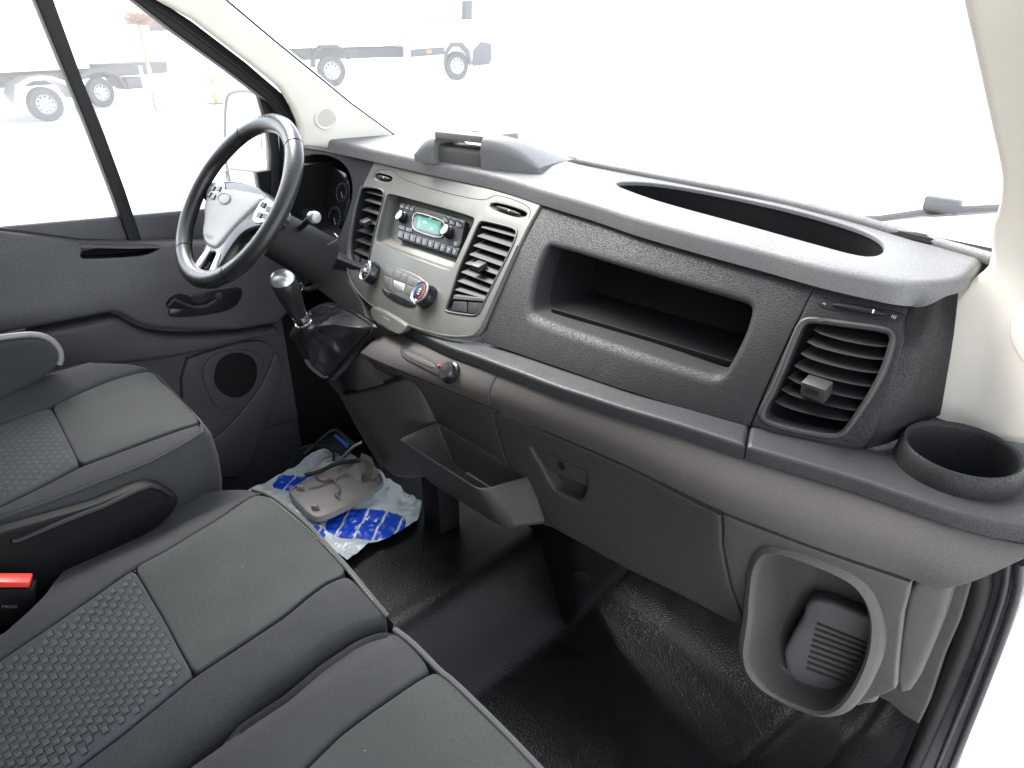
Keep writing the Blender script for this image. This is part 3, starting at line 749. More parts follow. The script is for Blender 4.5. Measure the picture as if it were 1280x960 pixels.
# --- radio
RP0, RP1, RP2 = FAS.P(*FAS.hit(497, 298), -.010), FAS.P(*FAS.hit(572, 323), -.010), FAS.P(*FAS.hit(499, 252), -.010)
RPL = Plane(RP0, RP1, RP2)
radio = thing('car_radio', (RP0+RP1)/2, 'black car radio with small green display and two knobs set in the centre panel', 'radio')
rout = [RPL.hit(*q) for q in [(499.5, 251.5), (581, 276), (572.5, 322.5), (497, 298)]]
sheet('radio_body', rout, RPL, M['slat'], radio, off=0, r=.0015, depth=.014, grid=.02)
sheet('display_bezel', px2(RPL, [(519, 268), (524, 266), (552, 275), (557, 280), (556, 292), (551, 299), (522, 290), (516, 284), (517, 272)], 1), RPL, M['gloss'], radio, off=.002, r=.0008, depth=.003)
tube('bezel_ring', [RPL.P(*q, .0024) for q in px2(RPL, [(519, 268), (524, 266), (552, 275), (557, 280), (556, 292), (551, 299), (522, 290), (516, 284), (517, 272)], 1)], .0006, M['silver'], radio, n=5, closed=True)
lcd = sheet('display_screen', [RPL.hit(*q) for q in [(523.5, 270), (552, 278.5), (550.5, 295), (521.5, 286)]], RPL, M['lcd'], radio, off=.0028, r=.0004, depth=.001)
UV_, VV_ = RPL.u, RPL.v
text('display_text', 'FM 1', RPL.P(*RPL.hit(533, 279), .0034), UV_, VV_, .007, M['white'], lcd)
text('display_text', '98.6', RPL.P(*RPL.hit(541, 287), .0034), UV_, VV_, .006, M['white'], lcd)
for (x, y) in ((504, 272.5), (561, 291)):
    k = lathe('radio_knob', RPL.P(*RPL.hit(x+1, y), 0), RPL.n, [(.0125, 0), (.0125, .007), (.0108, .0085), (.0105, .014)], M['gloss'], radio, n=24)
    lathe('knob_cap', RPL.P(*RPL.hit(x+1, y), .0135), RPL.n, [(.0105, 0), (.0100, .0025), (.0085, .003), (.0075, .002), (0, .002)], M['silver'], k, n=24)
for i, c_ in enumerate(['<', '>', '1', '2', '3', '4', '5', '6', 'M', '%']):
    t0, t1 = i/10+.006, (i+1)/10-.006
    def edge(t, row): # rows between the two traced lines
        a = (lerp(498.3, 574.5, t), lerp(287.5, 312.0, t)); b = (lerp(497.6, 572.8, t), lerp(296.5, 321, t))
        return (lerp(a[0], b[0], row), lerp(a[1], b[1], row))
    q = [RPL.hit(*edge(t0, 0)), RPL.hit(*edge(t1, 0)), RPL.hit(*edge(t1, .95)), RPL.hit(*edge(t0, .95))]
    b_ = sheet('radio_button', q, RPL, M['gloss'], radio, off=.002, r=.0006, depth=.003, grid=.02)
    cx, cy = sum(p[0] for p in q)/4, sum(p[1] for p in q)/4
    text('button_print', c_, RPL.P(cx, cy, .0026), UV_, VV_, .0052, M['white'], b_)
for quad in ([(500.5, 253.5), (506, 255), (505.8, 261), (500.2, 259.5)], [(507, 255.5), (512, 257), (511.7, 263), (506.8, 261.5)], [(513, 257.3), (518, 258.8), (517.6, 264.5), (512.8, 263)],
             [(555, 270), (562, 272), (561, 279), (555, 277)], [(563, 272.5), (570, 274.6), (569, 282), (562.5, 280)], [(571, 275), (579, 277.3), (578, 285), (570.5, 283)],
             [(499.5, 281), (507, 283.3), (507, 288.5), (499.3, 286)], [(508, 283.7), (516, 286), (516, 291), (508, 289)], [(568.5, 301), (575.5, 303.3), (575, 309.5), (568, 307.3)]):
    sheet('radio_button', [RPL.hit(*q) for q in quad], RPL, M['gloss'], radio, off=.0018, r=.0006, depth=.003, grid=.02)

# --- climate controls
cc = FAS.P(*FAS.hit(504, 356), OFC)
clim = thing('climate_controls', cc, 'heater controls with two ringed rotary dials and grey push buttons under the radio', 'climate controls')
sheet('button_field', px2(FAS, [(483, 331), (487, 329), (512, 337), (534, 348), (536, 356), (528, 374), (518, 376), (490, 362), (482, 350)], 1), FAS, M['centre'], clim, off=OFC+.003, r=.0012, depth=.005, grid=.012)
def cbtn(q, m='centre', o=.0045, mark=None):
    uv = [FAS.hit(*p) for p in q]; b = sheet('push_button', uv, FAS, M[m], clim, off=OFC+o, r=.0008, depth=.003, grid=.01)
    if mark:
        cx, cy = sum(p[0] for p in uv)/len(uv), sum(p[1] for p in uv)/len(uv)
        text('button_print', mark, FAS.P(cx, cy, OFC+o+.0006), X, Z, .006, M['printdim'], b)
cbtn([(486, 332), (497, 336), (495, 346), (485, 342)], mark='*'); cbtn([(485, 343), (495, 347), (494, 358), (486, 354)], mark='A')
cbtn([(499, 337), (506, 339), (504, 350), (497, 347)], mark='-'); cbtn([(507, 340), (514, 343), (512, 353), (505, 350)], mark='-')
cbtn([(497.5, 348.5), (511, 354), (509, 362), (503, 362), (497, 357)], m='silver')
cbtn([(516, 344), (532, 351), (530, 360), (514, 354)], mark='W'); cbtn([(514, 355), (529, 361), (525, 371), (511, 365)], mark='R')
sheet('lower_button_bar', px2(FAS, [(481, 357), (488, 361), (508, 370), (524, 377), (523, 382), (512, 382), (494, 374), (482, 364)], 1), FAS, M['gloss'], clim, off=OFC+.003, r=.001, depth=.004)
for i, (x, y) in enumerate(((471, 342), (538, 371))):
    u, v = FAS.hit(x, y); n_ = FAS.N(u, v); P = FAS.P(u, v, OFC-.001)
    d = lathe('dial', P, n_, [(.0245, 0), (.0245, .012), (.0225, .016), (.022, .024)], M['gloss'], clim, n=40)
    lathe('dial_ring', P+n_*.022, n_, [(.0225, 0), (.0225, .0025), (.0212, .004), (.0196, .003), (.0185, .0015)], M['silver'], d, n=40)
    lathe('dial_face', P+n_*.0235, n_, [(.0188, 0), (0.0001, .0008)], M['gloss'], d, n=32)
    a_ = X-n_*n_.x; a_.normalize(); b_ = n_.cross(a_)
    if b_.z < 0: b_ = -b_
    def arc(r, t0, t1, m, w=.0011):
        pp = [P+n_*.0248+(a_*math.cos(math.radians(t))+b_*math.sin(math.radians(t)))*r for t in [t0+(t1-t0)*k/12 for k in range(13)]]
        tube('dial_scale', pp, w, m, d, n=5, flat=.3, upv=n_)
    if i == 0:
        for k in range(8):
            t = math.radians(-40+k*37); q = P+n_*.0249+(a_*math.cos(t)+b_*math.sin(t))*.0135
            box('dial_mark', q, (.0011, .0011, .0003), M['white'], d, bev=0, ax=(a_, b_, n_))
        lathe('dial_grip', P+n_*.024, n_, [(.006, 0), (.005, .003), (0, .0034)], M['silver'], d, n=12)
    else:
        arc(.0145, -60, 70, M['redp']); arc(.0145, 110, 235, M['bluep'])
        for k in range(3): box('dial_mark', P+n_*.0249+b_*(.005*(k-1)), (.003, .0009, .0003), M['white'], d, bev=0, ax=(a_, b_, n_))
        box('dial_mark', P+n_*.0249-b_*.0165+a_*.003, (.003, .001, .0003), M['white'], d, bev=0, ax=(a_, b_, n_))
# --- dash-top tray with lid
TF0, TF1 = U(540, 198, 'z', .935), U(642, 212, 'z', .935)
tx = (TF1-TF0).normalized(); ty = Z.cross(tx)
box_ = thing('dash_top_compartment', (TF0+TF1)/2, 'humped compartment with flat lid standing on top of the dash at the windscreen', 'storage compartment')
Lw = (TF1-TF0).length
def hump(name, u0, u1, h, dep, y0, mt, slope=.5, side=0):
    rings = []
    N = 6
    for k in range(N+1):
        t = k/N; u = lerp(u0, u1, t); e = 1
        if side: e = (1-(t if side > 0 else 1-t)**2.2)*.9+.1
        hh = h*e
        prof = [(y0+.004, -.012), (y0+.002, hh*.5), (y0+.006, hh*.88), (y0+.014, hh), (y0+dep*.35, hh*.98), (y0+dep*.6, hh*.75), (y0+dep*.85, hh*.3), (y0+dep, -.012)]
        rings.append([TF0+tx*u+ty*(a+(.02*t if side > 0 else 0))+Z*b for a, b in prof])
    V, F = loft_g(rings, True, True, True); return mk(name, V, F, mt, box_, recalc=True, sharp=50)
hump('wing', Lw*.62, Lw*1.22, .052, .16, -.004, M['pad'], side=1)
hump('wing', Lw*-.25, Lw*.02, .042, .14, 0, M['pad'], side=-1)
hump('tray_body', Lw*.02, Lw*.62, .026, .13, .012, M['centre'])
lidc = TF0+tx*(Lw*.32)+ty*.07+Z*.043
lid = box('tray_lid', lidc, (Lw*.31, .062, .007), M['pad'], box_, bev=.004, ax=(tx, (ty-Z*.05).normalized(), (Z+ty*.05).normalized()))
q = lidc+Z*.0075-ty*.01
tube('lid_catch', [q-tx*.004-ty*.004, q+tx*.004+ty*.006], .004, M['dark'], lid, n=8, flat=.3, upv=Z)
# ------------------------------------------------------------ cab shell: floor, roof, rear wall
def sq(t): t = max(0, min(1, t)); return t*t
def Ffloor(x, y):
    z = .17*(1-sst(-.005, .115, x))*sst(-.62, -.52, x)                     # raised middle
    z += .55*sst(.98, 1.5, y)*sst(-.1, .1, x)                # toe board
    e = .53+(y-.82)*.12
    z += .045*sst(e, e+.035, x)+.05*sst(e+.11, e+.135, x)
    z += .012*math.exp(-((x+.02)/.03)**2)
    return z
fg = []; ff = []
nx, ny = 120, 90
for j in range(ny+1):
    for i in range(nx+1):
        x = -.88+i*(1.615/nx); y = -.55+j*(2.05/ny); fg.append((x, y, Ffloor(x, y)))
for j in range(ny):
    for i in range(nx): a = j*(nx+1)+i; ff.append((a, a+1, a+nx+2, a+nx+1))
tag(mk('cab_floor', fg, ff, M['mat'], sharp=80), kind='structure')
RB = thing('cab_shell', (0, 0, .0), 'pale cab roof and rear wall closing the van interior', 'van body')
box('roof_lining', (0, -.19, 1.66), (.86, .40, .02), M['head'], RB, bev=.01)
box('sun_blocking_header', (0, .31, 1.555), (.80, .125, .012), M['head'], RB, bev=.006, ax=(X, Vector((0, .83, -.55)).normalized(), Vector((0, .55, .83)).normalized()))  # unseen; added and run forward to keep sun off the fascia
box('rear_wall', (0, -.58, .83), (.86, .02, .84), M['head'], RB, bev=.01)
box('side_wall', (-.87, -.19, .8), (.02, .39, .85), M['head'], RB, bev=.01)  # unseen; lengthened forward over the window to block the sun
box('side_wall', (.885, -.50, .8), (.02, .08, .85), M['head'], RB, bev=.01)
# outer skin: front bulkhead, floor pan and sill so that no light leaks under the dash
box('bulkhead', (-.08, 1.55, .1), (.82, .02, .55), M['dark'], RB, bev=0)
box('footwell_side', (-.87, .98, .40), (.012, .22, .46), M['dark'], RB, bev=0)
box('door_lower', (-.885, .4, .06), (.02, .62, .16), M['doorp'], RB, bev=0)
box('floor_pan', (-.06, .5, -.2), (.80, 1.05, .02), M['dark'], RB, bev=0)
box('engine_bay_side', (-.88, 1.3, .1), (.02, .45, .55), M['paintw'], RB, bev=0)
# bonnet far below the screen
V, F = loft_g([[Vector((x, 1.20+.02*math.cos(x), .80)) for x in (-.85, 0, .85)], [Vector((x, 1.9, .45)) for x in (-.8, 0, .8)], [Vector((x, 2.05, .2)) for x in (-.8, 0, .8)]], closed=False)
mk('bonnet', V, F, M['paintw'], RB)
# cowl panel between screen and bonnet
V, F = loft_g([[U(a, b, 'z', .915)+Vector((0, dy, dz)) for a, b in [(1234, 321), (1142, 302), (1010, 268), (860, 232), (722, 204)]] for dy, dz in ((0, 0), (.09, -.045))], closed=False)
mk('cowl', V, F, M['rubber'], RB, recalc=True)

# ------------------------------------------------------------ windscreen, pillars
LB, LT = U(500, 174, 'x', -.74), U(283, 0, 'x', -.74)
print('LB', LB, 'LT', LT)
slope = (LT.z-LB.z)/(LT.y-LB.y)
def wy(x, z): return LB.y + (z-LB.z)/slope + .05*(1-(x/.75)**2) - .05*0
wsc = thing('windscreen', (0, 1.1, .93), 'large raked windscreen filled with glare above the dashboard', 'windscreen')
g = []; gf_ = []
for j in range(11):
    for i in range(21):
        x = -.76+i*1.5/20; z = .905+j*.07; g.append((x, wy(x, z), z))
for j in range(10):
    for i in range(20): a = j*21+i; gf_.append((a, a+1, a+22, a+21))
mk('pane', g, gf_, M['glass'], wsc)
tube('edge_seal', [U(x, y, 'x', -.738) for x, y in [(502, 175), (440, 130), (400, 97), (340, 48), (283, 0), (200, -70), (120, -140)]], .0022, M['rubber'], wsc, n=6)

pl = thing('driver_side_pillar', U(440, 160, 'x', -.78), 'cream pillar beside the driver window with a round speaker grille', 'pillar')
PA = Plane(U(378, 172, 'x', -.80), U(500, 174, 'x', -.74), U(192, 0, 'x', -.80))
pil = [(120, -70), (165, -22), (192, 0), (241, 27), (309, 79), (350, 112), (366, 138), (374, 158), (377, 185), (440, 190), (508, 184), (500, 174), (440, 130), (400, 97), (283, 0), (200, -68)]
sheet('pillar_trim', [PA.hit(*q) for q in pil], PA, M['cream'], pl, r=.014, depth=.05, grid=.03, seg=5)
gc = PA.hit(407, 148)
gr = lathe('speaker_ring', PA.P(*gc, -.003), PA.n, [(.0265, 0), (.0265, .0055), (.024, .0065), (.0225, .0045), (0, .0045)], M['cream'], pl, n=36)
mb = MB()
for i in range(-8, 9):
    for j in range(-8, 9):
        u, v = (i+.5*(j % 2))*.0027, j*.0024
        if math.hypot(u, v) < .0205:
            V, F = lathe_g(PA.P(gc[0]+u, gc[1]+v, .0017), PA.n, [(.00085, 0), (0, .0001)], 6); mb.add(V, F)
tag(mb.build('grille_holes', M['printdim'], gr), kind='stuff')
# right pillar
def FRP(x, z):
    b = .985 if z > .93 else lerp(.955, .985, max(0, (z-.70)/.23))
    d = z-.965; return b - .675*(d+math.sqrt(d*d+.0016)) +.012 - .55*max(0, x-.665) + 0.0
RPS = Graph('y', FRP, -1)
rp_ = thing('passenger_side_pillar', (.7, .95, .9), 'cream padded pillar rising at the right edge beside the cup holder', 'pillar')
rpil = [(1186, -60), (1199, 0), (1218, 79), (1235, 155), (1247, 206), (1250, 230), (1246, 262), (1236, 285), (1237, 330), (1222, 346), (1198, 358), (1184, 382), (1172, 440), (1158, 519), (1160, 535), (1276, 560), (1340, 560), (1400, 400), (1400, -60)]
sheet('pillar_trim', [RPS.hit(*q) for q in chaikin(rpil, 1)], RPS, M['creamr'], rp_, r=.012, depth=.05, grid=.03, seg=5)
hx = px2(RPS, [(1264, 404), (1270, 385), (1292, 372), (1330, 370), (1330, 470), (1290, 466), (1270, 440), (1262, 420)], 1)
sheet('pillar_insert', hx, RPS, M['cream'], rp_, off=.0012, r=.001, depth=.003)

# ------------------------------------------------------------ driver door
door = thing('driver_door', (-.86, .4, .4), 'dark grey driver door panel with pull handle, speaker and slim armrest', 'door')
def DX(off, bul=0): return Graph('x', lambda y, z: -.86+off, 1)
D0, D1, D2, D3 = DX(0), DX(.03), DX(.045), DX(.012)
sheet('door_card', [(-.3, .20), (.40, .20), (.80, .15), (.95, .4), (.98, .62), (.97, .765), (.2, .83), (-.3, .87)], D0, M['doorp'], door, r=.01, depth=.03, grid=.06)
def Dup(y, z): return -.86+.045-.03*sst(.64, .72, z)*0-.02*sst(.73, .80, z)
DU = Graph('x', lambda y, z: -.845+.065*(1-sst(.67, .80, z)), 1)
up_ = [(-60, 282), (0, 289), (100, 302), (160, 303), (225, 302), (345, 300), (375, 330), (380, 372), (350, 404), (300, 413), (230, 413), (190, 411), (165, 401), (152, 393), (140, 391), (100, 399), (0, 419), (-60, 432)]
pull = [(100, 305), (120, 306), (170, 307), (197, 308), (200, 311), (190, 318), (170, 322), (108, 325), (100, 322), (103, 314)]
hole = px2(DU, pull, 1)
sheet('door_shoulder', [DU.hit(*q) for q in up_], DU, M['doorp'], door, holes=[hole], r=.012, depth=.03, hr=.004, hd=.01, grid=.03, seg=4)
recess('pull_pocket', hole, DU, M['dark'], door, off=-.005, depth=.03, taper=.004)
arm_ = [(-60, 440), (0, 425), (100, 406), (140, 397), (152, 399), (170, 410), (190, 418), (230, 422), (300, 418), (345, 409), (352, 414), (300, 430), (230, 446), (180, 453), (130, 458), (70, 482), (-60, 530)]
sheet('armrest_band', [D2.hit(*q) for q in chaikin(arm_, 1)], D2, M['doorp'], door, r=.014, depth=.05, grid=.03, seg=4)
low_ = [(226, 452), (260, 440), (300, 428), (330, 425), (349, 440), (346, 452), (330, 490), (300, 525), (282, 545), (262, 552), (230, 540)]
sheet('speaker_panel', [D3.hit(*q) for q in chaikin(low_, 1)], D3, M['doorp'], door, r=.006, depth=.02, grid=.03)
spk = [(251, 460), (266, 442), (290, 436), (315, 438), (333, 450), (322, 480), (300, 507), (278, 512), (268, 508), (254, 480)]
sheet('speaker_surround', px2(D3, spk, 1), D3, M['doorp'], door, off=.004, r=.003, depth=.006)
gcx = px2(D3, [(266, 470), (270, 452), (282, 442), (300, 439), (316, 446), (322, 462), (318, 480), (308, 492), (294, 498), (278, 492), (268, 482)], 2)
sheet('speaker_grille', gcx, D3, M['dark2'], door, off=.0055, r=.002, depth=.004)
hd_ = px2(D1, [(199, 384), (203, 373), (214, 365), (232, 360), (270, 352), (290, 352), (292, 362), (284, 376), (268, 383), (240, 388), (204, 390)], 1)
D4 = DX(.082)
hb = sheet('handle_bezel', hd_, D4, M['gloss'], door, off=.001, r=.003, depth=.01)
hv = px2(D4, [(206, 383), (214, 370), (230, 366), (244, 378), (250, 384), (215, 387)], 1)
sheet('handle_cup', hv, D4, M['dark'], hb, off=.002, r=.002, depth=.004)
tube('door_handle', [D4.P(*D4.hit(x, y), .010) for x, y in [(208, 381), (215, 373), (226, 378), (240, 383), (256, 381), (268, 374)]], [.003, .004, .004, .004, .004, .003], M['trim'], hb, n=8)
lathe('lock_button', D4.P(*D4.hit(273, 369), .001), X, [(.009, 0), (.009, .004), (.007, .005), (0, .005)], M['trim'], hb, n=20)
# front lower edge of the trim running to the floor
edge = [(352, 440), (362, 470), (350, 500), (330, 560), (312, 600), (282, 604), (262, 596), (262, 560), (282, 548), (300, 528), (330, 492), (346, 455)]
sheet('foot_trim', [D2.hit(*q) for q in chaikin(edge, 1)], DX(.02), M['doorp'], door, r=.006, depth=.03, grid=.04)
# window frame: seal, divider, quarter bar, glass
DW = DX(.0)
gls = [(-60, -60), (20, -60), (155, -45), (165, 0), (250, 58), (323, 117), (345, 140), (352, 175), (345, 300), (225, 302), (100, 302), (-60, 285)]
gl_uv = [DW.hit(*q) for q in gls]
fr_in = [(100, -66), (165, -2), (220, 41), (282, 86), (323, 117), (340, 131), (350, 148), (356, 172), (357, 200), (356, 240)]
fr_out = [(372, 240), (376, 200), (375, 172), (370, 146), (353, 117), (309, 79), (241, 27), (196, -2), (130, -66)]
DS = DX(.03)
sl_ = sheet('window_frame', [DS.hit(*q) for q in fr_in+fr_out], DS, M['rubber'], door, r=.004, depth=.03, grid=.04)
tube('frame_bead', [DS.P(*DS.hit(*q), .002) for q in [(178, -2), (230, 34), (296, 83), (338, 118), (358, 144), (365, 172)]], .0022, M['ring'], sl_, n=6)
dv = [(34, -20), (58, -20), (70, 14), (100, 96), (130, 170), (155, 238), (176, 302), (160, 303), (140, 245), (104, 150), (70, 68)]
sheet('window_divider', [DW.hit(*q) for q in dv], DW, M['rubber'], door, off=.012, r=.003, depth=.03, grid=.04)
qb = [(322, 118), (336, 130), (346, 160), (349, 200), (346, 250), (345, 300), (335, 300), (337, 240), (338, 190), (334, 160)]
sheet('quarter_bar', [DW.hit(*q) for q in qb], DW, M['rubber'], door, off=.006, r=.002, depth=.02, grid=.04)
Vg = [DW.P(*u, -.008) for u in gl_uv]; mk('window_glass', Vg, [tuple(range(len(Vg)))], M['glass'], door)
sheet('window_sill', [DW.hit(*q) for q in [(-60, 276), (0, 284), (100, 298), (160, 300), (225, 299), (350, 298), (350, 308), (225, 308), (100, 309), (-60, 290)]], DW, M['rubber'], door, off=.004, r=.003, depth=.03, grid=.05)

# ------------------------------------------------------------ mirror outside the driver window
mc = U(307, 170, 'x', -1.1)
mir = thing('door_mirror', mc, 'white exterior door mirror seen through the driver window behind the wheel', 'mirror')
MX = Graph('y', lambda x, z: mc.y+(x-mc.x)*.15, -1)
hs_ = [(281, 124), (288, 114), (312, 113), (324, 120), (331, 150), (334, 190), (335, 236), (318, 240), (296, 236), (284, 222), (280, 180)]
sheet('mirror_shell', px2(MX, hs_, 1), MX, M['paintw'], mir, r=.012, depth=.07, seg=4)
sheet('mirror_glass', px2(MX, [(285, 128), (291, 120), (316, 120), (326, 150), (329, 208), (292, 206), (287, 180)], 1), MX, M['chrome'], mir, off=.003, r=.002, depth=.006)
sheet('wide_angle_glass', px2(MX, [(289, 216), (329, 221), (330, 234), (300, 232), (289, 226)], 1), MX, M['chrome'], mir, off=.003, r=.002, depth=.006)
tube('mirror_rim', [MX.P(*q, .004) for q in px2(MX, [(283, 210), (300, 212), (331, 216), (332, 238), (300, 236), (286, 228)], 1)], .003, M['truckd'], mir, closed=True, n=6)
tube('shell_rim', [MX.P(*q, -.002) for q in px2(MX, hs_, 1)], .0045, M['truckd'], mir, closed=True, n=6)
tube('mirror_arm', [mc+Vector((.03, .03, -.06)), Vector((-.9, mc.y+.06, mc.z-.08))], .018, M['truckd'], mir, n=8)

# ------------------------------------------------------------ right door opening
opn = thing('door_opening_post', (.79, .95, .3), 'black rubber seal and dark painted post of the open passenger doorway', 'door frame')
OP = Graph('y', lambda x, z: .862+(.57-z)*.36, -1)
sheet('painted_post', [OP.hit(*q) for q in [(1212, 700), (1300, 690), (1284, 730), (1262, 790), (1236, 850), (1192, 964), (1180, 1000), (1118, 1000), (1136, 960), (1160, 900), (1190, 830), (1206, 770)]], OP, M['metalp'], opn, off=-.004, r=.004, depth=.05, grid=.03)
for pth, r, m in ([[(1228, 700), (1228, 731), (1210, 787), (1188, 845), (1162, 908), (1138, 963), (1122, 1000)], .013, 'rubber'],
                  [[(1262, 700), (1258, 735), (1240, 790), (1215, 855), (1190, 915), (1170, 964), (1156, 1000)], .0045, 'metalp'], [[(1278, 700), (1275, 735), (1256, 792), (1230, 860), (1206, 920), (1188, 964), (1172, 1000)], .0055, 'metalp']):
    tube('door_seal', [OP.P(*OP.hit(*q), .006) for q in chaikin(pth, 1, False)], r, M[m], opn, n=10)
sheet('door_sill', [(.735, -.4), (.82, -.4), (.80, .95), (.735, 1.0)], Graph('z', lambda x, y: -.02, 1), M['metalp'], opn, r=.01, depth=.08, grid=.1)

# ------------------------------------------------------------ seats
def Gb(x, y):
    z = .50 - math.sqrt((.034*sq((-.08-x)/.12))**2 + (.018*sq((y-.28)/.08))**2 + (.030*sq(1-abs(x-.232)/.045))**2)
    z += .010*math.exp(-((x+.07)/.05)**2)+.012*math.exp(-((x-.15)/.05)**2)-.008*math.exp(-((x-.04)/.1)**2)*sst(.1, -.1, y)
    return z
SB = Graph('z', Gb, 1)
bench = thing('passenger_bench_seat', (.25, 0, .3), 'charcoal cloth passenger bench in the foreground with a woven grey insert', 'bench seat')
def pan(name, px, surf, m, par, off=0, r=.0035, depth=.03, it=9., grid=.022, seg=4, **k):
    return sheet(name, px2(surf, px, it), surf, M[m], par, off=off, r=r, depth=depth, grid=grid, seg=seg, **k)
ins = [(167, 711), (205, 775), (241, 843), (195, 880), (150, 916), (100, 953), (40, 1000), (-60, 1075), (-150, 1000), (-60, 870), (0, 825), (60, 785), (120, 744)]
ctr = [(168, 709), (208, 688), (271, 650), (300, 630), (317, 619), (334, 619), (353, 629), (372, 645), (388, 660), (410, 685), (431, 708), (429, 718), (406, 727), (353, 769), (300, 804), (243, 841), (206, 774)]
lbo = [(-60, 800), (0, 792), (30, 766), (54, 743), (66, 725), (83, 706), (112, 682), (146, 660), (180, 641), (208, 627), (240, 616), (271, 611), (300, 610), (314, 611), (332, 617), (316, 618), (299, 628), (271, 649), (208, 687), (166, 709), (120, 742), (60, 783), (0, 823), (-60, 868), (-150, 930), (-150, 860)]
rbo = [(243, 843), (300, 806), (353, 771), (406, 729), (430, 719), (440, 722), (462, 745), (484, 768), (480, 776), (466, 780), (442, 786), (400, 812), (371, 834), (330, 860), (300, 889), (260, 928), (217, 968), (150, 1040), (60, 1100), (-40, 1080), (40, 1002), (100, 955), (150, 918), (196, 881)]
blf = [(300, 900), (353, 866), (400, 827), (424, 811), (445, 797), (466, 789), (480, 786), (492, 788), (512, 803), (528, 820), (538, 838), (520, 849), (502, 861), (460, 890), (424, 917), (400, 940), (378, 962), (340, 1000), (290, 1050), (150, 1060), (217, 975)]
bce = [(539, 840), (548, 840), (565, 852), (601, 888), (640, 926), (672, 960), (710, 1000), (750, 1060), (500, 1150), (292, 1052), (342, 1001), (380, 962), (425, 918), (461, 891), (503, 862), (521, 850)]
pan('woven_insert', ins, SB, 'weaveb', bench)
pan('front_panel', ctr, SB, 'seat', bench)
pan('bolster', lbo, SB, 'seatb', bench, r=.008, depth=.08)
pan('bolster', rbo, SB, 'seatb', bench, r=.008, depth=.08)
pan('bolster', blf, SB, 'seatb', bench, r=.008, depth=.08)
pan('cushion_panel', bce, SB, 'seat', bench, r=.006)
for pth in ([(316, 612), (336, 618), (353, 629), (372, 645), (390, 661), (412, 686), (434, 710), (462, 745), (484, 771)], [(494, 788), (514, 803), (534, 823), (550, 840), (567, 853), (601, 886), (640, 925), (673, 960), (712, 1002)]):
    P_ = [SB.P(*SB.hit(*q), .001) for q in chaikin(pth, 1, False)]
    tube('piping', P_, .0042, M['velcro'], bench, n=8)
    w = [[p+Vector((0, dy, dz)) for p in P_] for dy, dz in ((0, 0), (.008, -.02), (.004, -.06), (-.02, -.10))]
    V, F = loft_g(w, closed=False); mk('front_skirt', V, F, M['seatb'], bench, recalc=True)
def stitches(path, surf, par, off=.001, L=.0035, gap=.0062, r=.0004):
    pts = [surf.P(*surf.hit(*q), off) for q in chaikin(path, 2, False)]
    mb = MB(); acc = 0
    for a, b in zip(pts, pts[1:]):
        d = (b-a).length; t = -acc
        dd = (b-a)/max(d, 1e-6)
        while t < d:
            if t >= 0: V, F = tube_g([a+dd*t, a+dd*(t+L)], r, n=4); mb.add(V, F)
            t += gap
        acc = d-(t-gap)-0 if t > d else 0
        acc = gap-(t-d)
    o = mb.build('stitching', M['thread'], par); tag(o, kind='stuff'); return o
stitches([(338, 625), (372, 652), (392, 670), (414, 692), (436, 716), (466, 752)], SB, bench, off=.0035)
def lint(polys, surf, par, n):
    mb = MB(); k = 0
    while k < n:
        x, y = random.uniform(-.3, .7), random.uniform(-.25, .36)
        if any(inside((x, y), P) for P in polys):
            p = surf.P(x, y, .0012); a = random.uniform(0, 3.14); L = random.uniform(.0005, .0018); w = random.uniform(.0002, .0005)
            d = Vector((math.cos(a), math.sin(a), 0)); e = Vector((-d.y, d.x, 0))*w
            mb.add([p-d*L*.5-e, p+d*L*.5-e, p+d*L*.5+e+Z*.0004, p-d*L*.5+e], [(0, 1, 2, 3)]); k += 1
    tag(mb.build('lint', M['thread'], par), kind='stuff')
lint([[SB.hit(*q) for q in P] for P in (ctr, bce, rbo, blf, ins)], SB, bench, 10)
box('cushion_base', (.27, .0, .30), (.42, .31, .05), M['seatb'], bench, bev=.02, seg=3)
box('seat_box', (.27, -.02, .16), (.40, .26, .14), M['dark'], bench, bev=.01)
box('backrest', (.27, -.40, .80), (.42, .06, .36), M['seat'], bench, bev=.04, seg=3, ax=(X, Vector((0, 1, .12)).normalized(), Vector((0, -.12, 1)).normalized()))
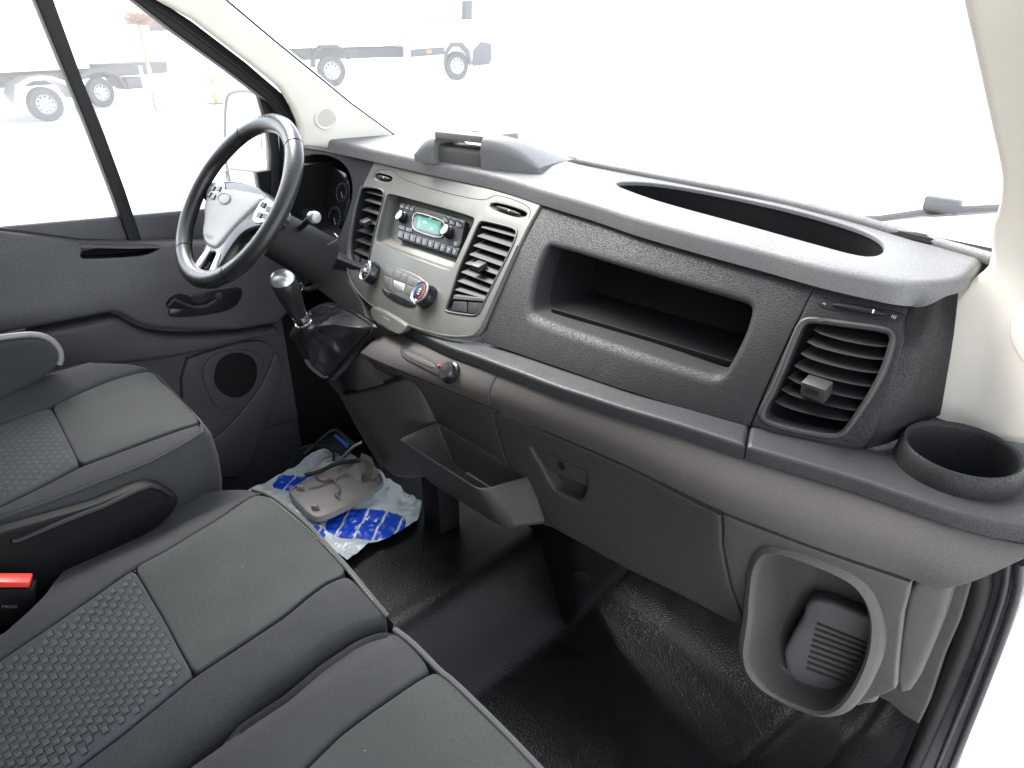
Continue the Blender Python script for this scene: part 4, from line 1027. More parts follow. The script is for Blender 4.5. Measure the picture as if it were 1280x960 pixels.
def weave(poly_px, surf, par, du, dv, ang, w, h, off=.0055*0+.0004, extra=True):
    poly = ccw([surf.hit(*q) for q in poly_px]); pin = inset(poly, .008)
    mb = MB(); md = MB()
    c, s = math.cos(ang), math.sin(ang)
    R_ = range(-60, 60)
    for i in R_:
        for j in R_:
            lx, ly = (i+.5*(j % 2))*du, j*dv
            jit = (random.random()-.5)*.0006
            x = pin[0][0]+lx*c-ly*s+jit; y = pin[0][1]+lx*s+ly*c
            if not (-.75 < x < .8 and -.25 < y < .5) or not inside((x, y), pin): continue
            q = []
            def P_(a, b, o): 
                X_, Y_ = x+a*c-b*s, y+a*s+b*c; return surf.P(X_, Y_, o)
            V = [P_(-w, -h, off), P_(w, -h, off), P_(w, h, off), P_(-w, h, off), P_(-w*.7, -h*.7, off+.0003), P_(w*.7, -h*.7, off+.0003), P_(w*.7, h*.7, off+.0003), P_(-w*.7, h*.7, off+.0003)]
            mb.add(V, [(4, 5, 6, 7), (0, 1, 5, 4), (1, 2, 6, 5), (2, 3, 7, 6), (3, 0, 4, 7)])
            if extra:
                a0 = w*1.25
                V = [P_(a0, -h*.95, off), P_(a0+w*.28, -h*.95, off), P_(a0+w*.28, h*.95, off), P_(a0, h*.95, off)]
                md.add(V, [(0, 1, 2, 3)])
                V = [P_(-w*1.1, h*1.15, off), P_(w*1.4, h*1.15, off), P_(w*1.4, h*1.4, off), P_(-w*1.1, h*1.4, off)]
                md.add(V, [(0, 1, 2, 3)])
    tag(mb.build('woven_squares', M['weaved'], par), kind='stuff')
    if md.v: tag(md.build('woven_gaps', M['dark'], par), kind='stuff')
weave(ins, SB, bench, .0165, .0082, math.radians(2), .0038, .0030)

# driver seat
def Gd(x, y):
    z = .58 - math.sqrt((.034*sq((x+.34)/.13)*(1 if x > -.34 else 0))**2 + (.02*sq((y-.24)/.1))**2) + .028*math.exp(-((x+.60)/.05)**2)
    z -= .03*sq((-.64-x)/.05)
    return z
SD = Graph('z', Gd, 1)
ds = thing('driver_seat', (-.43, .1, .3), 'charcoal cloth driver seat beside the door with a small folded armrest', 'seat')
dins = [(63, 508), (82, 545), (99, 580), (50, 606), (0, 630), (-60, 655), (-120, 600), (-60, 552), (0, 531), (30, 519)]
dctr = [(64, 507), (100, 491), (133, 477), (170, 466), (190, 463), (213, 486), (238, 512), (248, 524), (246, 529), (225, 534), (200, 543), (150, 562), (100, 580), (83, 545)]
dlb = [(-60, 520), (0, 488), (40, 470), (77, 458), (100, 454), (127, 452), (160, 453), (180, 457), (189, 462), (170, 465), (133, 476), (100, 489), (63, 506), (30, 518), (0, 529), (-60, 549), (-120, 580), (-120, 540)]
drb = [(249, 529), (252, 534), (251, 543), (225, 558), (190, 577), (140, 597), (70, 624), (0, 649), (-60, 670), (-90, 668), (-60, 657), (0, 632), (50, 608), (100, 582), (151, 563), (200, 545), (226, 536)]
pan('woven_insert', dins, SD, 'weaveb', ds); pan('front_panel', dctr, SD, 'seat', ds)
pan('bolster', dlb, SD, 'seatb', ds, r=.008, depth=.08); pan('bolster', drb, SD, 'seatb', ds, r=.007, depth=.03)
weave(dins, SD, ds, .0175, .0095, math.radians(2), .0034, .0028, extra=False)
pts = [SD.hit3(*q) for q in [(189, 461), (213, 486), (238, 512), (252, 530), (253, 541), (225, 558), (190, 577), (140, 597), (70, 624), (0, 649), (-60, 672), (-120, 696)]]
pts = [Vector(p) for p in pts]
def out_(i): return Vector((.006, .01, 0)) if i < 4 else Vector((.012, .0, 0))
rg = []
for dz, k in ((0, 0), (-.02, 1), (-.07, 1.3), (-.12, 1.0), (-.16, .2)):
    rg.append([p+Z*dz+out_(i)*k for i, p in enumerate(pts)])
V, F = loft_g(rg, closed=False); mk('side_skirt', V, F, M['seatb'], ds, recalc=True)
stitches([(250, 546), (225, 561), (190, 580), (140, 600), (70, 627), (0, 652)], Graph('z', lambda x, y: Gd(x, y)-.006, 1), ds, off=.0, r=.0006)
tube('seam_piping', pts[3:], .003, M['seatb'], ds, n=6)
DP = Graph('x', lambda y, z: -.212+(.5-z)*.05, 1)
pan('side_plastic', [(-120, 720), (0, 667), (60, 650), (120, 632), (170, 611), (187, 606), (200, 607), (214, 615), (226, 624), (214, 645), (190, 664), (60, 745), (0, 790), (-120, 820)], DP, 'dark', ds, r=.004, depth=.02, grid=.03)
tube('side_ridge', [DP.P(*DP.hit(*q), .002) for q in [(14, 676), (22, 675), (80, 651), (130, 632), (172, 612), (187, 607), (200, 610), (214, 619)]], .0045, M['slat'], ds, n=8)
box('cushion_base', (-.44, .03, .40), (.19, .27, .07), M['seatb'], ds, bev=.03, seg=3)
box('seat_pedestal', (-.44, .0, .22), (.19, .2, .2), M['dark'], ds, bev=.01)
box('backrest', (-.44, -.40, .88), (.22, .06, .36), M['seat'], ds, bev=.04, seg=3, ax=(X, Vector((0, 1, .12)).normalized(), Vector((0, -.12, 1)).normalized()))
AR = Graph('x', lambda y, z: -.575, 1)
ar = [(-80, 440), (-20, 432), (20, 426), (45, 424), (62, 428), (73, 438), (75, 450), (68, 464), (45, 480), (10, 497), (-20, 510), (-80, 540)]
am = pan('armrest', ar, AR, 'seatb', ds, r=.01, depth=.05, it=1, grid=.03)
V, F = [], []
arr = [AR.P(*AR.hit(*q), -.012) for q in chaikin([(-80, 436), (-20, 428), (20, 422), (46, 420), (64, 425), (76, 437), (79, 450), (76, 458)], 1, False)]
tube('armrest_rim', arr, .0055, M['brown_shaded2'], am, n=10)
# buckle
bk = U(14, 745, 'z', .49)
bu = thing('seat_belt_buckle', bk, 'black seat belt buckle with a red release button between the seats', 'seat belt buckle')
bx = (Vector((.9, .42, 0)).normalized(), Vector((-.42, .9, 0)).normalized(), Z)
BP = Plane(U(0, 728, 'x', -.165), U(44, 728, 'x', -.15), U(0, 800, 'x', -.165))
V, F = box_g(BP.P(*BP.hit(12, 760), -.013), BP.u, BP.v, BP.n, .026, .030, .013, .004, 2); mk('buckle_body', V, F, M['dark2'], bu, recalc=True)
V, F = box_g(BP.P(*BP.hit(14, 729), -.007), BP.u, BP.v, BP.n, .0215, .0045, .011, .002, 2); rb_ = mk('release_button', V, F, M['red'], bu, recalc=True)
q = BP.hit(12, 758); text('button_print', 'PRESS', BP.P(*q, .0006), BP.u, Z, .007, M['printdim'], bu)
tube('buckle_stalk', [BP.P(*BP.hit(12, 790), -.015), BP.P(*BP.hit(12, 790), -.015)+Vector((0, -.05, -.15))], .009, M['dark'], bu, n=8)
# ------------------------------------------------------------ cup holder standing in the shelf
ctr_ = U(1203, 560, 'z', .748)
cup = thing('cup_holder', (ctr_.x, ctr_.y, .722), 'large round black cup holder standing on the shelf at the right end', 'cup holder')
eL, eR = U(1125, 562, 'z', .748), U(1281, 566, 'z', .748)
Rc = (eR-eL).length/2*.93
lathe('cup_ring', (ctr_.x, ctr_.y, .716), Z, [(Rc*1.00, 0), (Rc*1.03, .004), (Rc*.99, .022), (Rc*.965, .030), (Rc*.93, .033), (Rc*.88, .031), (Rc*.86, .026), (Rc*.83, .002), (Rc*.80, -.05), (Rc*.79, -.07), (0, -.071)], M['black'], cup, n=72, sharp=60)

# ------------------------------------------------------------ open storage bin left of the glove box
bin_ = thing('storage_bin', (0, .66, .42), 'warm grey open storage bin jutting out left of the glove box', 'storage bin')
zb = .5
r0 = [U(x, y, 'z', zb) for x, y in [(498, 549), (603, 616), (644, 601)]]
FL, FRr, BR = r0[0], r0[1], r0[2]; BL = Vector((-.117, .70, zb+.004)); BR2 = Vector((BR.x+.012, .70, zb))
b0 = [U(x, y, 'z', .42) for x, y in [(530, 600), (634, 665), (687, 657)]]
def rrect(cs, rads, z=None, n=5):
    out = []
    m = len(cs)
    for i in range(m):
        p, a, b = Vector(cs[i]), Vector(cs[i-1]), Vector(cs[(i+1) % m]); r = rads[i]
        da, db = (a-p).normalized(), (b-p).normalized()
        for k in range(n+1):
            t = k/n; A = p+da*r; B = p+db*r
            out.append((A.lerp(p, t)).lerp(p.lerp(B, t), t))
    return out
def binring(s, ins, z, rad=.022):
    c = (FL+FRr+BR2+BL)/4
    cs = [FL.lerp(b0[0], s), FRr.lerp(b0[1], s), (BR2 if s == 0 else BR2.lerp(b0[2], s)), BL+Vector((.05*s, 0, -.08*s))]
    cs = [Vector((q.x, q.y, z)) for q in cs]; m = sum(cs, Vector())/4
    cs = [q+(m-q).normalized()*ins*1.3 for q in cs]
    return rrect(cs, [rad*.5, rad, .006, .006])
rgs = [binring(1, .03, .418), binring(1, .008, .42), binring(.9, .002, .428), binring(.5, 0, .46), binring(.06, 0, .496), binring(0, .001, .5), binring(0, .003, .5015), binring(0, .006, .500), binring(.06, .0075, .494), binring(.8, .008, .436), binring(.85, .02, .43)]
V, F = loft_g(rgs, True, True, True); mk('bin_body', V, F, M['brown_shaded'], bin_, recalc=True)
box('bin_divider', (.06, .655, .455), (.035, .002, .02), M['brown_shaded'], bin_, bev=.001)
# black bracket under it, down to the mat
br = thing('dash_bracket', (.12, .86, 0), 'black moulded bracket under the bin reaching down to the floor mat', 'bracket')
BK = Graph('y', lambda x, z: .80+(.30-z)*.12+abs(x-.165)*.35, -1)
bko = [(655, 640), (790, 690), (778, 712), (745, 745), (722, 772), (712, 784), (705, 784), (694, 765), (678, 742), (668, 728), (664, 690)]
sheet('bracket_body', px2(BK, bko, 1), BK, M['dark2'], br, r=.012, depth=.10, grid=.02, seg=4)
q = BK.hit(727, 720); lathe('bracket_cap', BK.P(*q, 0), BK.N(*q), [(.017, 0), (.017, .002), (.015, .003), (0, .003)], M['dark2'], br, n=28)
_fd = U(546, 628, 'y', .74)
box('floor_duct', (_fd.x-.012, .76, _fd.z-.05), (.032, .03, .13), M['dark'], br, bev=.01)

# ------------------------------------------------------------ centre console with gear lever
con = thing('gear_console', (-.3, .68, .33), 'warm grey console column under the gear lever left of the storage bin', 'console')
CF = Graph('y', lambda x, z: .665+(.59-z)*.10+.35*sq((x+.20)/.3)*(1 if x > -.2 else 0)*.6, -1)
cf = [(424, 492), (440, 490), (470, 482), (502, 472), (520, 470), (532, 500), (540, 540), (546, 580), (540, 600), (523, 598), (508, 600), (493, 598), (483, 590), (476, 583), (462, 562), (446, 536), (434, 512)]
sheet('front_panel', px2(CF, cf, 1), CF, M['brown'], con, r=.012, depth=.10, grid=.02, seg=4)
lipc = [CF.P(*CF.hit(*q), -.001) for q in [(424, 493), (445, 489), (470, 481), (490, 475), (502, 472)]]
tube('slot_edge', lipc, .004, M['dark'], con, n=6)
CU = Graph('y', lambda x, z: .664+.07*sst(.54, .66, z)+.3*max(0, -.33-x), -1)
cu_ = [(468, 402), (476, 404), (490, 414), (499, 424), (501, 440), (506, 456), (504, 473), (470, 483), (440, 490), (424, 493), (416, 480), (408, 474), (440, 440)]
sheet('console_shoulder', px2(CU, cu_, 1), CU, M['brown'], con, r=.004, depth=.03, grid=.02)
CS = Graph('x', lambda y, z: -.37+(y-.62)*.4, -1)
V, F = loft_g([[U(x, y, 'y', .665+d) for x, y in [(404, 470), (424, 493), (434, 512), (447, 537), (463, 563), (477, 585)]] for d in (0,)] + [[U(x, y, 'y', .665)+Vector((-.02, .12, 0)) for x, y in [(396, 462), (408, 492), (418, 512), (430, 537), (446, 563), (458, 585)]]], closed=False)
mk('side_panel', V, F, M['brown_shaded'], con, recalc=True)
# knee panel around the steering column, down from the instruments
KN = Graph('y', lambda x, z: .82-(z-.6)*.25+.25*sq(max(0, -.35-x)/.5)*0, -1)
kn = [(-.84, .40), (-.60, .40), (-.45, .52), (-.41, .60), (-.41, .65), (-.45, .70), (-.84, .70)]
knp = sheet('knee_panel', kn, KN, M['black'], dash, r=.006, depth=.05, grid=.04)
# bezel plane for the gaiter
G0, G1, G3 = U(466, 406, 'y', .70), U(408, 474, 'y', .635), U(415, 378, 'y', .735)
GPn = Plane(G1, G0, G3)
gear = thing('gear_lever', GPn.P(*GPn.hit(420, 430)), 'gear lever with chrome topped knob rising from a folded black leather gaiter', 'gear lever')
bz = [(413, 376), (438, 386), (466, 403), (469, 410), (440, 442), (418, 468), (409, 476), (400, 472), (384, 454), (372, 440), (364, 418), (374, 396), (396, 380)]
bz_uv = px2(GPn, bz, 1)
sheet('gaiter_bezel', bz_uv, GPn, M['gloss'], gear, r=.004, depth=.014, off=.0)
sheet('bezel_trim', px2(GPn, [(384, 448), (396, 458), (410, 462), (413, 466), (408, 474), (398, 470), (385, 458), (381, 450)], 1), GPn, M['silver'], gear, off=.003, r=.002, depth=.005)
top = U(386, 410, 'y', .60)            # neck of the gaiter
basel = ccw(dens(clean(inset(ccw(bz_uv), .007)), .006)); nb = len(basel)
cx = sum(p[0] for p in basel)/nb; cy = sum(p[1] for p in basel)/nb
nrm = GPn.n; axis_g = (top-GPn.P(cx, cy)).normalized()
rg = []
NL = 26
for k in range(NL):
    t = k/(NL-1); rr = []
    for i, p in enumerate(basel):
        a = math.atan2(p[1]-cy, p[0]-cx)
        rd = 1-abs(math.sin(2.0*a+.5+.8*t)); rd2 = 1-abs(math.sin(3.5*a+1.1-1.5*t))
        fold = 1+math.sin(math.pi*min(1, t*1.05))**.8*(.42*rd**1.5+.22*rd2**2-.26)
        s = (1-t)**.8*.98 + .0
        base = GPn.P(cx+(p[0]-cx)*fold*lerp(1, .16, t**.75), cy+(p[1]-cy)*fold*lerp(1, .16, t**.75), .002)
        puff = .018*math.sin(math.pi*t)+.004*math.sin(3*a+9*t)*math.sin(math.pi*t)+.0035*noise.noise(Vector((math.cos(a)*2.2, math.sin(a)*2.2, t*5)))*math.sin(math.pi*t)*2
        c = (top-GPn.P(cx, cy))
        rr.append(base+c*t+nrm*puff)
    rg.append(rr)
V, F = loft_g(rg, True, False, True); mk('gaiter', V, F, M['leather'], gear, sharp=70, recalc=True)
k0 = U(380, 404, 'y', .598); k1 = U(348, 347, 'y', .555); ax = (k1-k0).normalized()
lathe('chrome_collar', k0-ax*.004, ax, [(.0175, -.004), (.0175, .007), (.0148, .008), (.0148, .016), (.0165, .0165), (.0155, .026), (.0135, .027)], M['chrome'], gear, n=28)
L = (k1-k0).length
sx_ = X-ax*ax.x; sx_.normalize(); sy_ = ax.cross(sx_)
prof = [(.016, .0112, .0105, 0), (.024, .0125, .0115, 0), (.034, .0145, .0130, .001), (.044, .0165, .0145, .002), (.054, .0180, .0155, .003), (.064, .0188, .0160, .004), (.072, .0180, .0152, .005), (.078, .0150, .0125, .005), (.081, .009, .0075, .005)]
rg = []
for h, a, b, sh_ in prof:
    h = h*L/.078; a *= 1.5; b *= 1.5
    rg.append([k0+ax*h+sy_*(sh_)+sx_*a*math.cos(q)+sy_*b*math.sin(q)*(1.0) for q in [2*math.pi*i/24 for i in range(24)]])
V, F = loft_g(rg, True, True, True); kb = mk('knob', V, F, M['leather'], gear, recalc=True)
rg2 = []
for h, a, b, sh_ in prof[-3:]:
    h = h*L/.078; e = 1.54
    rg2.append([k0+ax*(h+.0012)+sy_*sh_+sx_*a*e*math.cos(q)+sy_*b*e*math.sin(q) for q in [2*math.pi*i/24 for i in range(24)]])
V, F = loft_g(rg2, True, False, True); mk('knob_cap', V, F, M['silver'], kb, recalc=True)
kt = k0+ax*(.0835*L/.078)+sy_*.005
for i, c_ in enumerate(['1 3 5', '2 4 R']): text('shift_print', c_, kt+sy_*(.003-.006*i), sx_, sy_, .0055, M['dark'], kb, h=.0008)
tube('gaiter_tie', [k0-ax*.006+sx_*.0115*math.cos(q)+sy_*.0115*math.sin(q) for q in [2*math.pi*i/20 for i in range(20)]], .003, M['chrome'], gear, closed=True, n=6)

# ------------------------------------------------------------ steering wheel and column
TL = math.radians(38.8); WC = Vector((-.514, .553, .885)); WN = Vector((0, -math.cos(TL), math.sin(TL))); WV = Vector((0, math.sin(TL), math.cos(TL)))
wheel = thing('steering_wheel', WC, 'black leather steering wheel with hub lightened for glare and silver lower spoke', 'steering wheel')
WP = Plane(WC, WC+X, WC+WV)
ph = []; rr = []
N = 96
def torus(a0, a1, n, R, ra, rb):
    rgx = []
    for i in range(n+1):
        a = lerp(a0, a1, i/n); er = X*math.cos(a)+WV*math.sin(a)
        # thumb rests swell the grip
        sw = 1+.16*math.exp(-((math.degrees(a)-35)/12)**2)+.16*math.exp(-((math.degrees(a)-145)/12)**2)
        rgx.append([WC+er*(R+ra*sw*math.cos(q))+WN*rb*math.sin(q) for q in [2*math.pi*k/14 for k in range(14)]])
    return rgx
segs = [(-52, 52), (52, 128), (128, 232), (232, 308)]
for i, (a0, a1) in enumerate(segs):
    V, F = loft_g(torus(math.radians(a0+.5), math.radians(a1-.5), 30, .1655, .0180, .0150), True, True, True); mk('rim_grip', V, F, M['leather'], wheel, recalc=True)
V, F = loft_g(torus(0, 2*math.pi, 96, .1655, .0165, .0135), True); mk('rim_core', V, F, M['dark'], wheel, recalc=True)
def hubpts(l): return [WP.hit(*q) for q in l]
HB = Plane(WC-WN*.022, WC-WN*.022+X, WC-WN*.022+WV)
cover = [(274, 237), (290, 234), (317, 239), (335, 243), (334, 254), (322, 264), (310, 275), (299, 286), (290, 296), (281, 308), (272, 316), (262, 312), (256, 305), (254, 292), (257, 275), (256, 262), (259, 250), (266, 242)]
W2 = Plane(WC-WN*.012, WC-WN*.012+X, WC-WN*.012+WV)
cvo = px2(W2, cover, 1)
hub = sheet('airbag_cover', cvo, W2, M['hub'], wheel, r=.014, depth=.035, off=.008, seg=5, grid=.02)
q = W2.hit(285, 251)
tube('badge_ring', [W2.P(q[0]+.024*math.cos(a), q[1]+.0105*math.sin(a), .0095) for a in [2*math.pi*i/36 for i in range(36)]], .0008, M['printdim'], hub, closed=True, n=6)
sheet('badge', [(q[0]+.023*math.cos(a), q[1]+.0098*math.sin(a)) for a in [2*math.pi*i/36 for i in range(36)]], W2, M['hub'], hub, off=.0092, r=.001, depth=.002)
q = W2.hit(265, 298); text('airbag_print', 'AIRBAG', W2.P(*q, .0090), X, WV, .011, M['printdim'], hub)
# carrier with spokes
car = [(243, 246), (262, 238), (285, 234), (336, 241), (350, 232), (362, 225), (364, 246), (350, 262), (334, 275), (312, 300), (292, 320), (272, 345), (250, 355), (238, 345), (246, 325), (255, 312), (246, 280), (240, 266)]
HP = Plane(WC-WN*.020, WC-WN*.020+X, WC-WN*.020+WV)
ca = [HP.hit(*q) for q in car]
sp_l = [(-.178, .018), (-.12, .03), (-.07, .04), (0, .045), (.07, .04), (.12, .03), (.178, .018), (.178, -.022), (.12, -.03), (.07, -.055), (.055, -.10), (.05, -.172), (.022, -.178), (.016, -.12), (-.016, -.12), (-.022, -.178), (-.05, -.172), (-.055, -.10), (-.07, -.055), (-.12, -.03), (-.178, -.022)]
sp_l = [(a*.92, b*.92) for a, b in sp_l]
sheet('spokes', chaikin(sp_l, 2), HP, M['gloss'], wheel, r=.006, depth=.018, off=.012, grid=.03)
for s in (-1, 1):
    tr_ = [(s*.018, -.118), (s*.030, -.115), (s*.046, -.150), (s*.050, -.172), (s*.026, -.178), (s*.020, -.14)]
    tr_ = [(a*.92, b*.92) for a, b in tr_]
    sheet('spoke_trim', tr_, HP, M['silver'], wheel, off=.0145, r=.002, depth=.004)
    bt = [(s*.078, .026), (s*.13, .020), (s*.145, .008), (s*.138, -.014), (s*.098, -.028), (s*.074, -.02)]
    bp_ = sheet('button_pod', chaikin(bt, 1), HP, M['silver'], wheel, off=.0155, r=.002, depth=.006)
    for (a, b) in ((.095, .010), (.120, .006), (.100, -.010), (.122, -.008)):
        c = HP.P(s*a, b, .0165); V, F = box_g(c, X, WV, WN, .008, .0055, .0016, .001, 1); mk('wheel_button', V, F, M['gloss'], bp_, recalc=True)
col_ = thing('steering_column', WC-WN*.08, 'black steering column shroud with stalks and ignition lock behind the wheel', 'steering column')
ca_ = -WN
rg = []
for h, a, b in ((.03, .030, .03), (.045, .050, .040), (.09, .056, .048), (.16, .060, .052), (.22, .060, .055)):
    rg.append([WC+ca_*h+X*a*math.cos(q)*(abs(math.cos(q))**-.35 if abs(math.cos(q)) > .01 else 1)*.92+WV*(b*math.sin(q)-.02) for q in [2*math.pi*(i+.5)/28 for i in range(28)]])
V, F = loft_g(rg, True, True, True); mk('column_shroud', V, F, M['black'], col_, recalc=True)
s0, s1 = U(372, 288, 'y', .66), U(390, 271, 'y', .62)
tube('wiper_stalk', [U(345, 305, 'y', .68), s0, s1], [.006, .0055, .0065], M['dark2'], col_, n=10)
st_t = U(396, 272, 'y', .62)
V, F = lathe_g(s1, (st_t-s1).normalized()*1.0+Vector((.3, 0, 0)), [(.0075, -.004), (.0105, .0), (.0115, .008), (.011, .014), (.0085, .017), (0, .0175)], 24); mk('stalk_tip', V, F, M['silver'], col_, recalc=True)
q = U(386, 298, 'y', .70); lathe('round_switch', q, (0, -1, .1), [(.010, -.01), (.010, .004), (.007, .008), (0, .009)], M['dark2'], col_, n=20)
tube('stalk_clip', [U(x, y, 'y', .69) for x, y in [(418, 292), (422, 296), (421, 300), (414, 304), (409, 306)]], .0012, M['silver'], col_, n=6)
ig = U(382, 345, 'y', .70)
lathe('ignition_ring', ig, (.35, -.9, .2), [(.034, -.02), (.034, 0), (.030, .004), (.024, .002), (.022, -.004)], M['ring'], col_, n=36)
lathe('ignition_barrel', ig, (.35, -.9, .2), [(.019, -.012), (.019, .005), (.016, .007), (0, .007)], M['gloss'], col_, n=30)
tube('barrel_glint_ring', [ig+Vector((.35, -.9, .2)).normalized()*.006+(X*.94+Y*.34)*.0165*math.cos(a)+Z*.0165*math.sin(a) for a in [2*math.pi*i/30 for i in range(30)]], .0022, M['chrome'], col_, closed=True, n=6)
kq = ig+Vector((.35, -.9, .2)).normalized()*.02
key = thing('ignition_key', kq, 'small key with black bow in the ignition lock beside the gear knob', 'key')
box('key_bow', kq, (.0045, .010, .013), M['gloss'], key, bev=.002)
tube('key_ring', [kq+Vector((0, -.006, -.022))+Vector((.3*.010*math.cos(a), .95*.010*math.cos(a), .010*math.sin(a))) for a in [2*math.pi*i/24 for i in range(24)]], .0009, M['chrome'], key, closed=True, n=5)

# ------------------------------------------------------------ pull-out cup tray lying on a printed bag
def Fb(x, y):
    n = noise.noise(Vector((x*14, y*14, 1))); f = noise.noise(Vector((x*45+n*3, y*30, 4)))
    return .185+.010*abs(n)+.005*abs(f)+.022*sst(-.30, -.42, x)*sst(.60, .70, y)
BG = Graph('z', Fb, 1)
bago = [(300, 650), (300, 622), (317, 609), (345, 595), (375, 579), (390, 566), (410, 560), (440, 568), (460, 580), (475, 587), (482, 597), (500, 606), (504, 613), (516, 619), (527, 627), (525, 640), (522, 650), (505, 660), (486, 672), (464, 678), (448, 690), (434, 699), (420, 690), (395, 700), (350, 720), (290, 690)]
buv = [BG.hit(*q) for q in bago]
bag = thing('plastic_bag', (-.4, .65, .15), 'crinkled pale plastic bag printed with striped blue ovals lying on the floor', 'plastic bag')
V, F = sheet_g(buv, BG, r=0, depth=.0, grid=.0055, seg=1, step=.006)
V = [v+Vector((0, 0, .0035*noise.noise(Vector((v.x*70, v.y*55, 2)))+.002*noise.noise(Vector((v.x*160, v.y*130, 5))))) for v in V]
mk('bag_sheet', V, F, bag_mat(), bag, uv=[(v.x, v.y) for v in V], sharp=28)
TRG = Graph('z', lambda x, y: .215+(y-.62)*.03, 1)
trt = thing('pull_out_cup_tray', (-.36, .64, .17), 'grey plastic fold-out cup tray with two open ring arms resting on the bag', 'cup tray')
plate_ = [(361, 613), (370, 607), (395, 594), (420, 584), (436, 577), (450, 576), (464, 584), (476, 592), (480, 600), (477, 607), (450, 625), (420, 641), (402, 648), (392, 648), (384, 643), (370, 628), (361, 618)]
tp = sheet('tray_plate', px2(TRG, plate_, 1), TRG, M['brown_shaded2'], trt, r=.003, depth=.010, grid=.02)
rimt = px2(TRG, plate_, 1); tube('plate_rim', [TRG.P(*q, .001) for q in inset(ccw(rimt), .003)], .0025, M['brown_shaded2'], tp, closed=True, n=6)
tube('cup_arc', [TRG.P(*TRG.hit(x, y), .005) for x, y in chaikin([(396, 598), (402, 603), (412, 600), (420, 604), (424, 612), (423, 619), (418, 620), (424, 624)], 2, False)], .003, M['brown_shaded2'], tp, n=6, flat=2.0, upv=Z)
for (x, y) in ((376, 612), (394, 636)):
    q = TRG.hit(x, y); V, F = box_g(TRG.P(*q, .006), Vector((.8, .6, 0)), Vector((-.6, .8, 0)), Z, .008, .004, .006, .0025, 2); mk('plate_lug', V, F, M['brown_shaded2'], tp, recalc=True)
A_ = TRG.P(*TRG.hit(468, 600), .0)
V, F = loft_g([[TRG.P(*TRG.hit(x, y), 0) for x, y in [(452, 604), (470, 598), (474, 590), (440, 582), (432, 590)]], [U(x, y, 'y', .70) for x, y in [(455, 600), (464, 600), (468, 582), (452, 570), (446, 578)]], [U(x, y, 'y', .71) for x, y in [(458, 584), (462, 582), (465, 572), (452, 566), (450, 572)]]], True, True, True)
mk('upright', V, F, M['brown_shaded2'], trt, recalc=True)
HZ = Graph('z', lambda x, y: .245+(y-.62)*.05, 1)
def arm(pts, r, m, nm='ring_arm', hz=HZ):
    tube(nm, [hz.P(*hz.hit(*q), 0) for q in chaikin(pts, 2, False)], r, M[m], trt, n=10, flat=2.0, upv=Z)
arm([(363, 580), (365, 570), (374, 562), (388, 557), (403, 557), (413, 561), (418, 567), (417, 575)], .0028, 'slat')
arm([(381, 594), (392, 592), (405, 587), (418, 580), (434, 577), (455, 575), (463, 573)], .0032, 'slat')
arm([(380, 567), (392, 557), (403, 547), (416, 537), (422, 539), (436, 549), (444, 558)], .0022, 'ring', 'frame_rail')
arm([(421, 580), (430, 570), (441, 559), (452, 553)], .0022, 'silver', 'frame_rail')
bx_ = [HZ.hit(*q) for q in [(390, 558), (417, 539), (443, 558), (430, 570), (420, 562), (404, 557)]]
sheet('arm_bridge', bx_, HZ, M['slat'], trt, r=.001, depth=.006, off=-.002)
V_ = [HZ.hit(*q) for q in [(417, 538), (421, 536), (444, 555), (441, 560)]]; sheet('bridge_plate', V_, HZ, M['ring'], trt, off=.004, r=.001, depth=.004)
V_ = [HZ.hit(*q) for q in [(417, 545), (420, 543), (437, 556), (434, 560)]]; sheet('blue_label', V_, HZ, M['bluep'], trt, off=.0015, r=.0005, depth=.003)

# ------------------------------------------------------------ yard outside
ZG = -.8
V = [(-400, -400, ZG), (400, -400, ZG), (400, 400, ZG), (-400, 400, ZG)]
tag(mk('yard_ground', V, [(0, 1, 2, 3)], M['ground']), kind='structure')

def wheel_(par, P, r, w, name='wheel'):
    """wheel with its axle along side vector w"""
    t = lathe('tyre', P, w, [(r*.62, -.11), (r*.95, -.10), (r, -.06), (r, .06), (r*.95, .10), (r*.62, .11), (r*.6, .05)], M['tyre'], par, n=36)
    t.name = name
    lathe('rim', P, w, [(r*.63, .09), (r*.58, .10), (r*.5, .04), (r*.25, .02), (r*.2, .09), (0, .10)], M['silver'], t, n=30)
    mb = MB()
    a = Vector(w).orthogonal().normalized(); b = Vector(w).normalized().cross(a)
    for k in range(10):
        q = 2*math.pi*k/10; V, F = lathe_g(P+Vector(w).normalized()*.055+(a*math.cos(q)+b*math.sin(q))*r*.42, w, [(r*.06, 0), (0, .004)], 8); mb.add(V, F)
    mb.build('rim_holes', M['dark'], t)
    return t
def side_thing(name, p0, p1, lab, cat):
    """vehicle seen from its side: local axes along, up, and towards us"""
    d = (p1-p0); d.z = 0; L = d.length; d.normalize(); n = d.cross(Z) if d.cross(Z).dot(CAM-p0) > 0 else -d.cross(Z)
    t = thing(name, p0, lab, cat); return t, d, n, L
def slab(nm, o, d, n, poly, w0, w1, m, par, bev=.03):
    """side outline (along, up) given width; w0..w1 distance towards us"""
    pl_ = Plane(o, o+d, o+Z)
    if pl_.n.dot(n) < 0: pl_.n = -pl_.n
    pl_.u, pl_.v = d, Z; pl_.n = n
    A, F1_ = sheet_g(poly, pl_, off=w1, r=bev, depth=(w1-w0), grid=.8, seg=3, step=.25)
    b = len(A); k = ccw(poly)
    A += [pl_.P(q[0], q[1], w0) for q in k]; F1_.append(tuple(range(b, b+len(k))))
    return mk(nm, A, F1_, m, par, recalc=True)
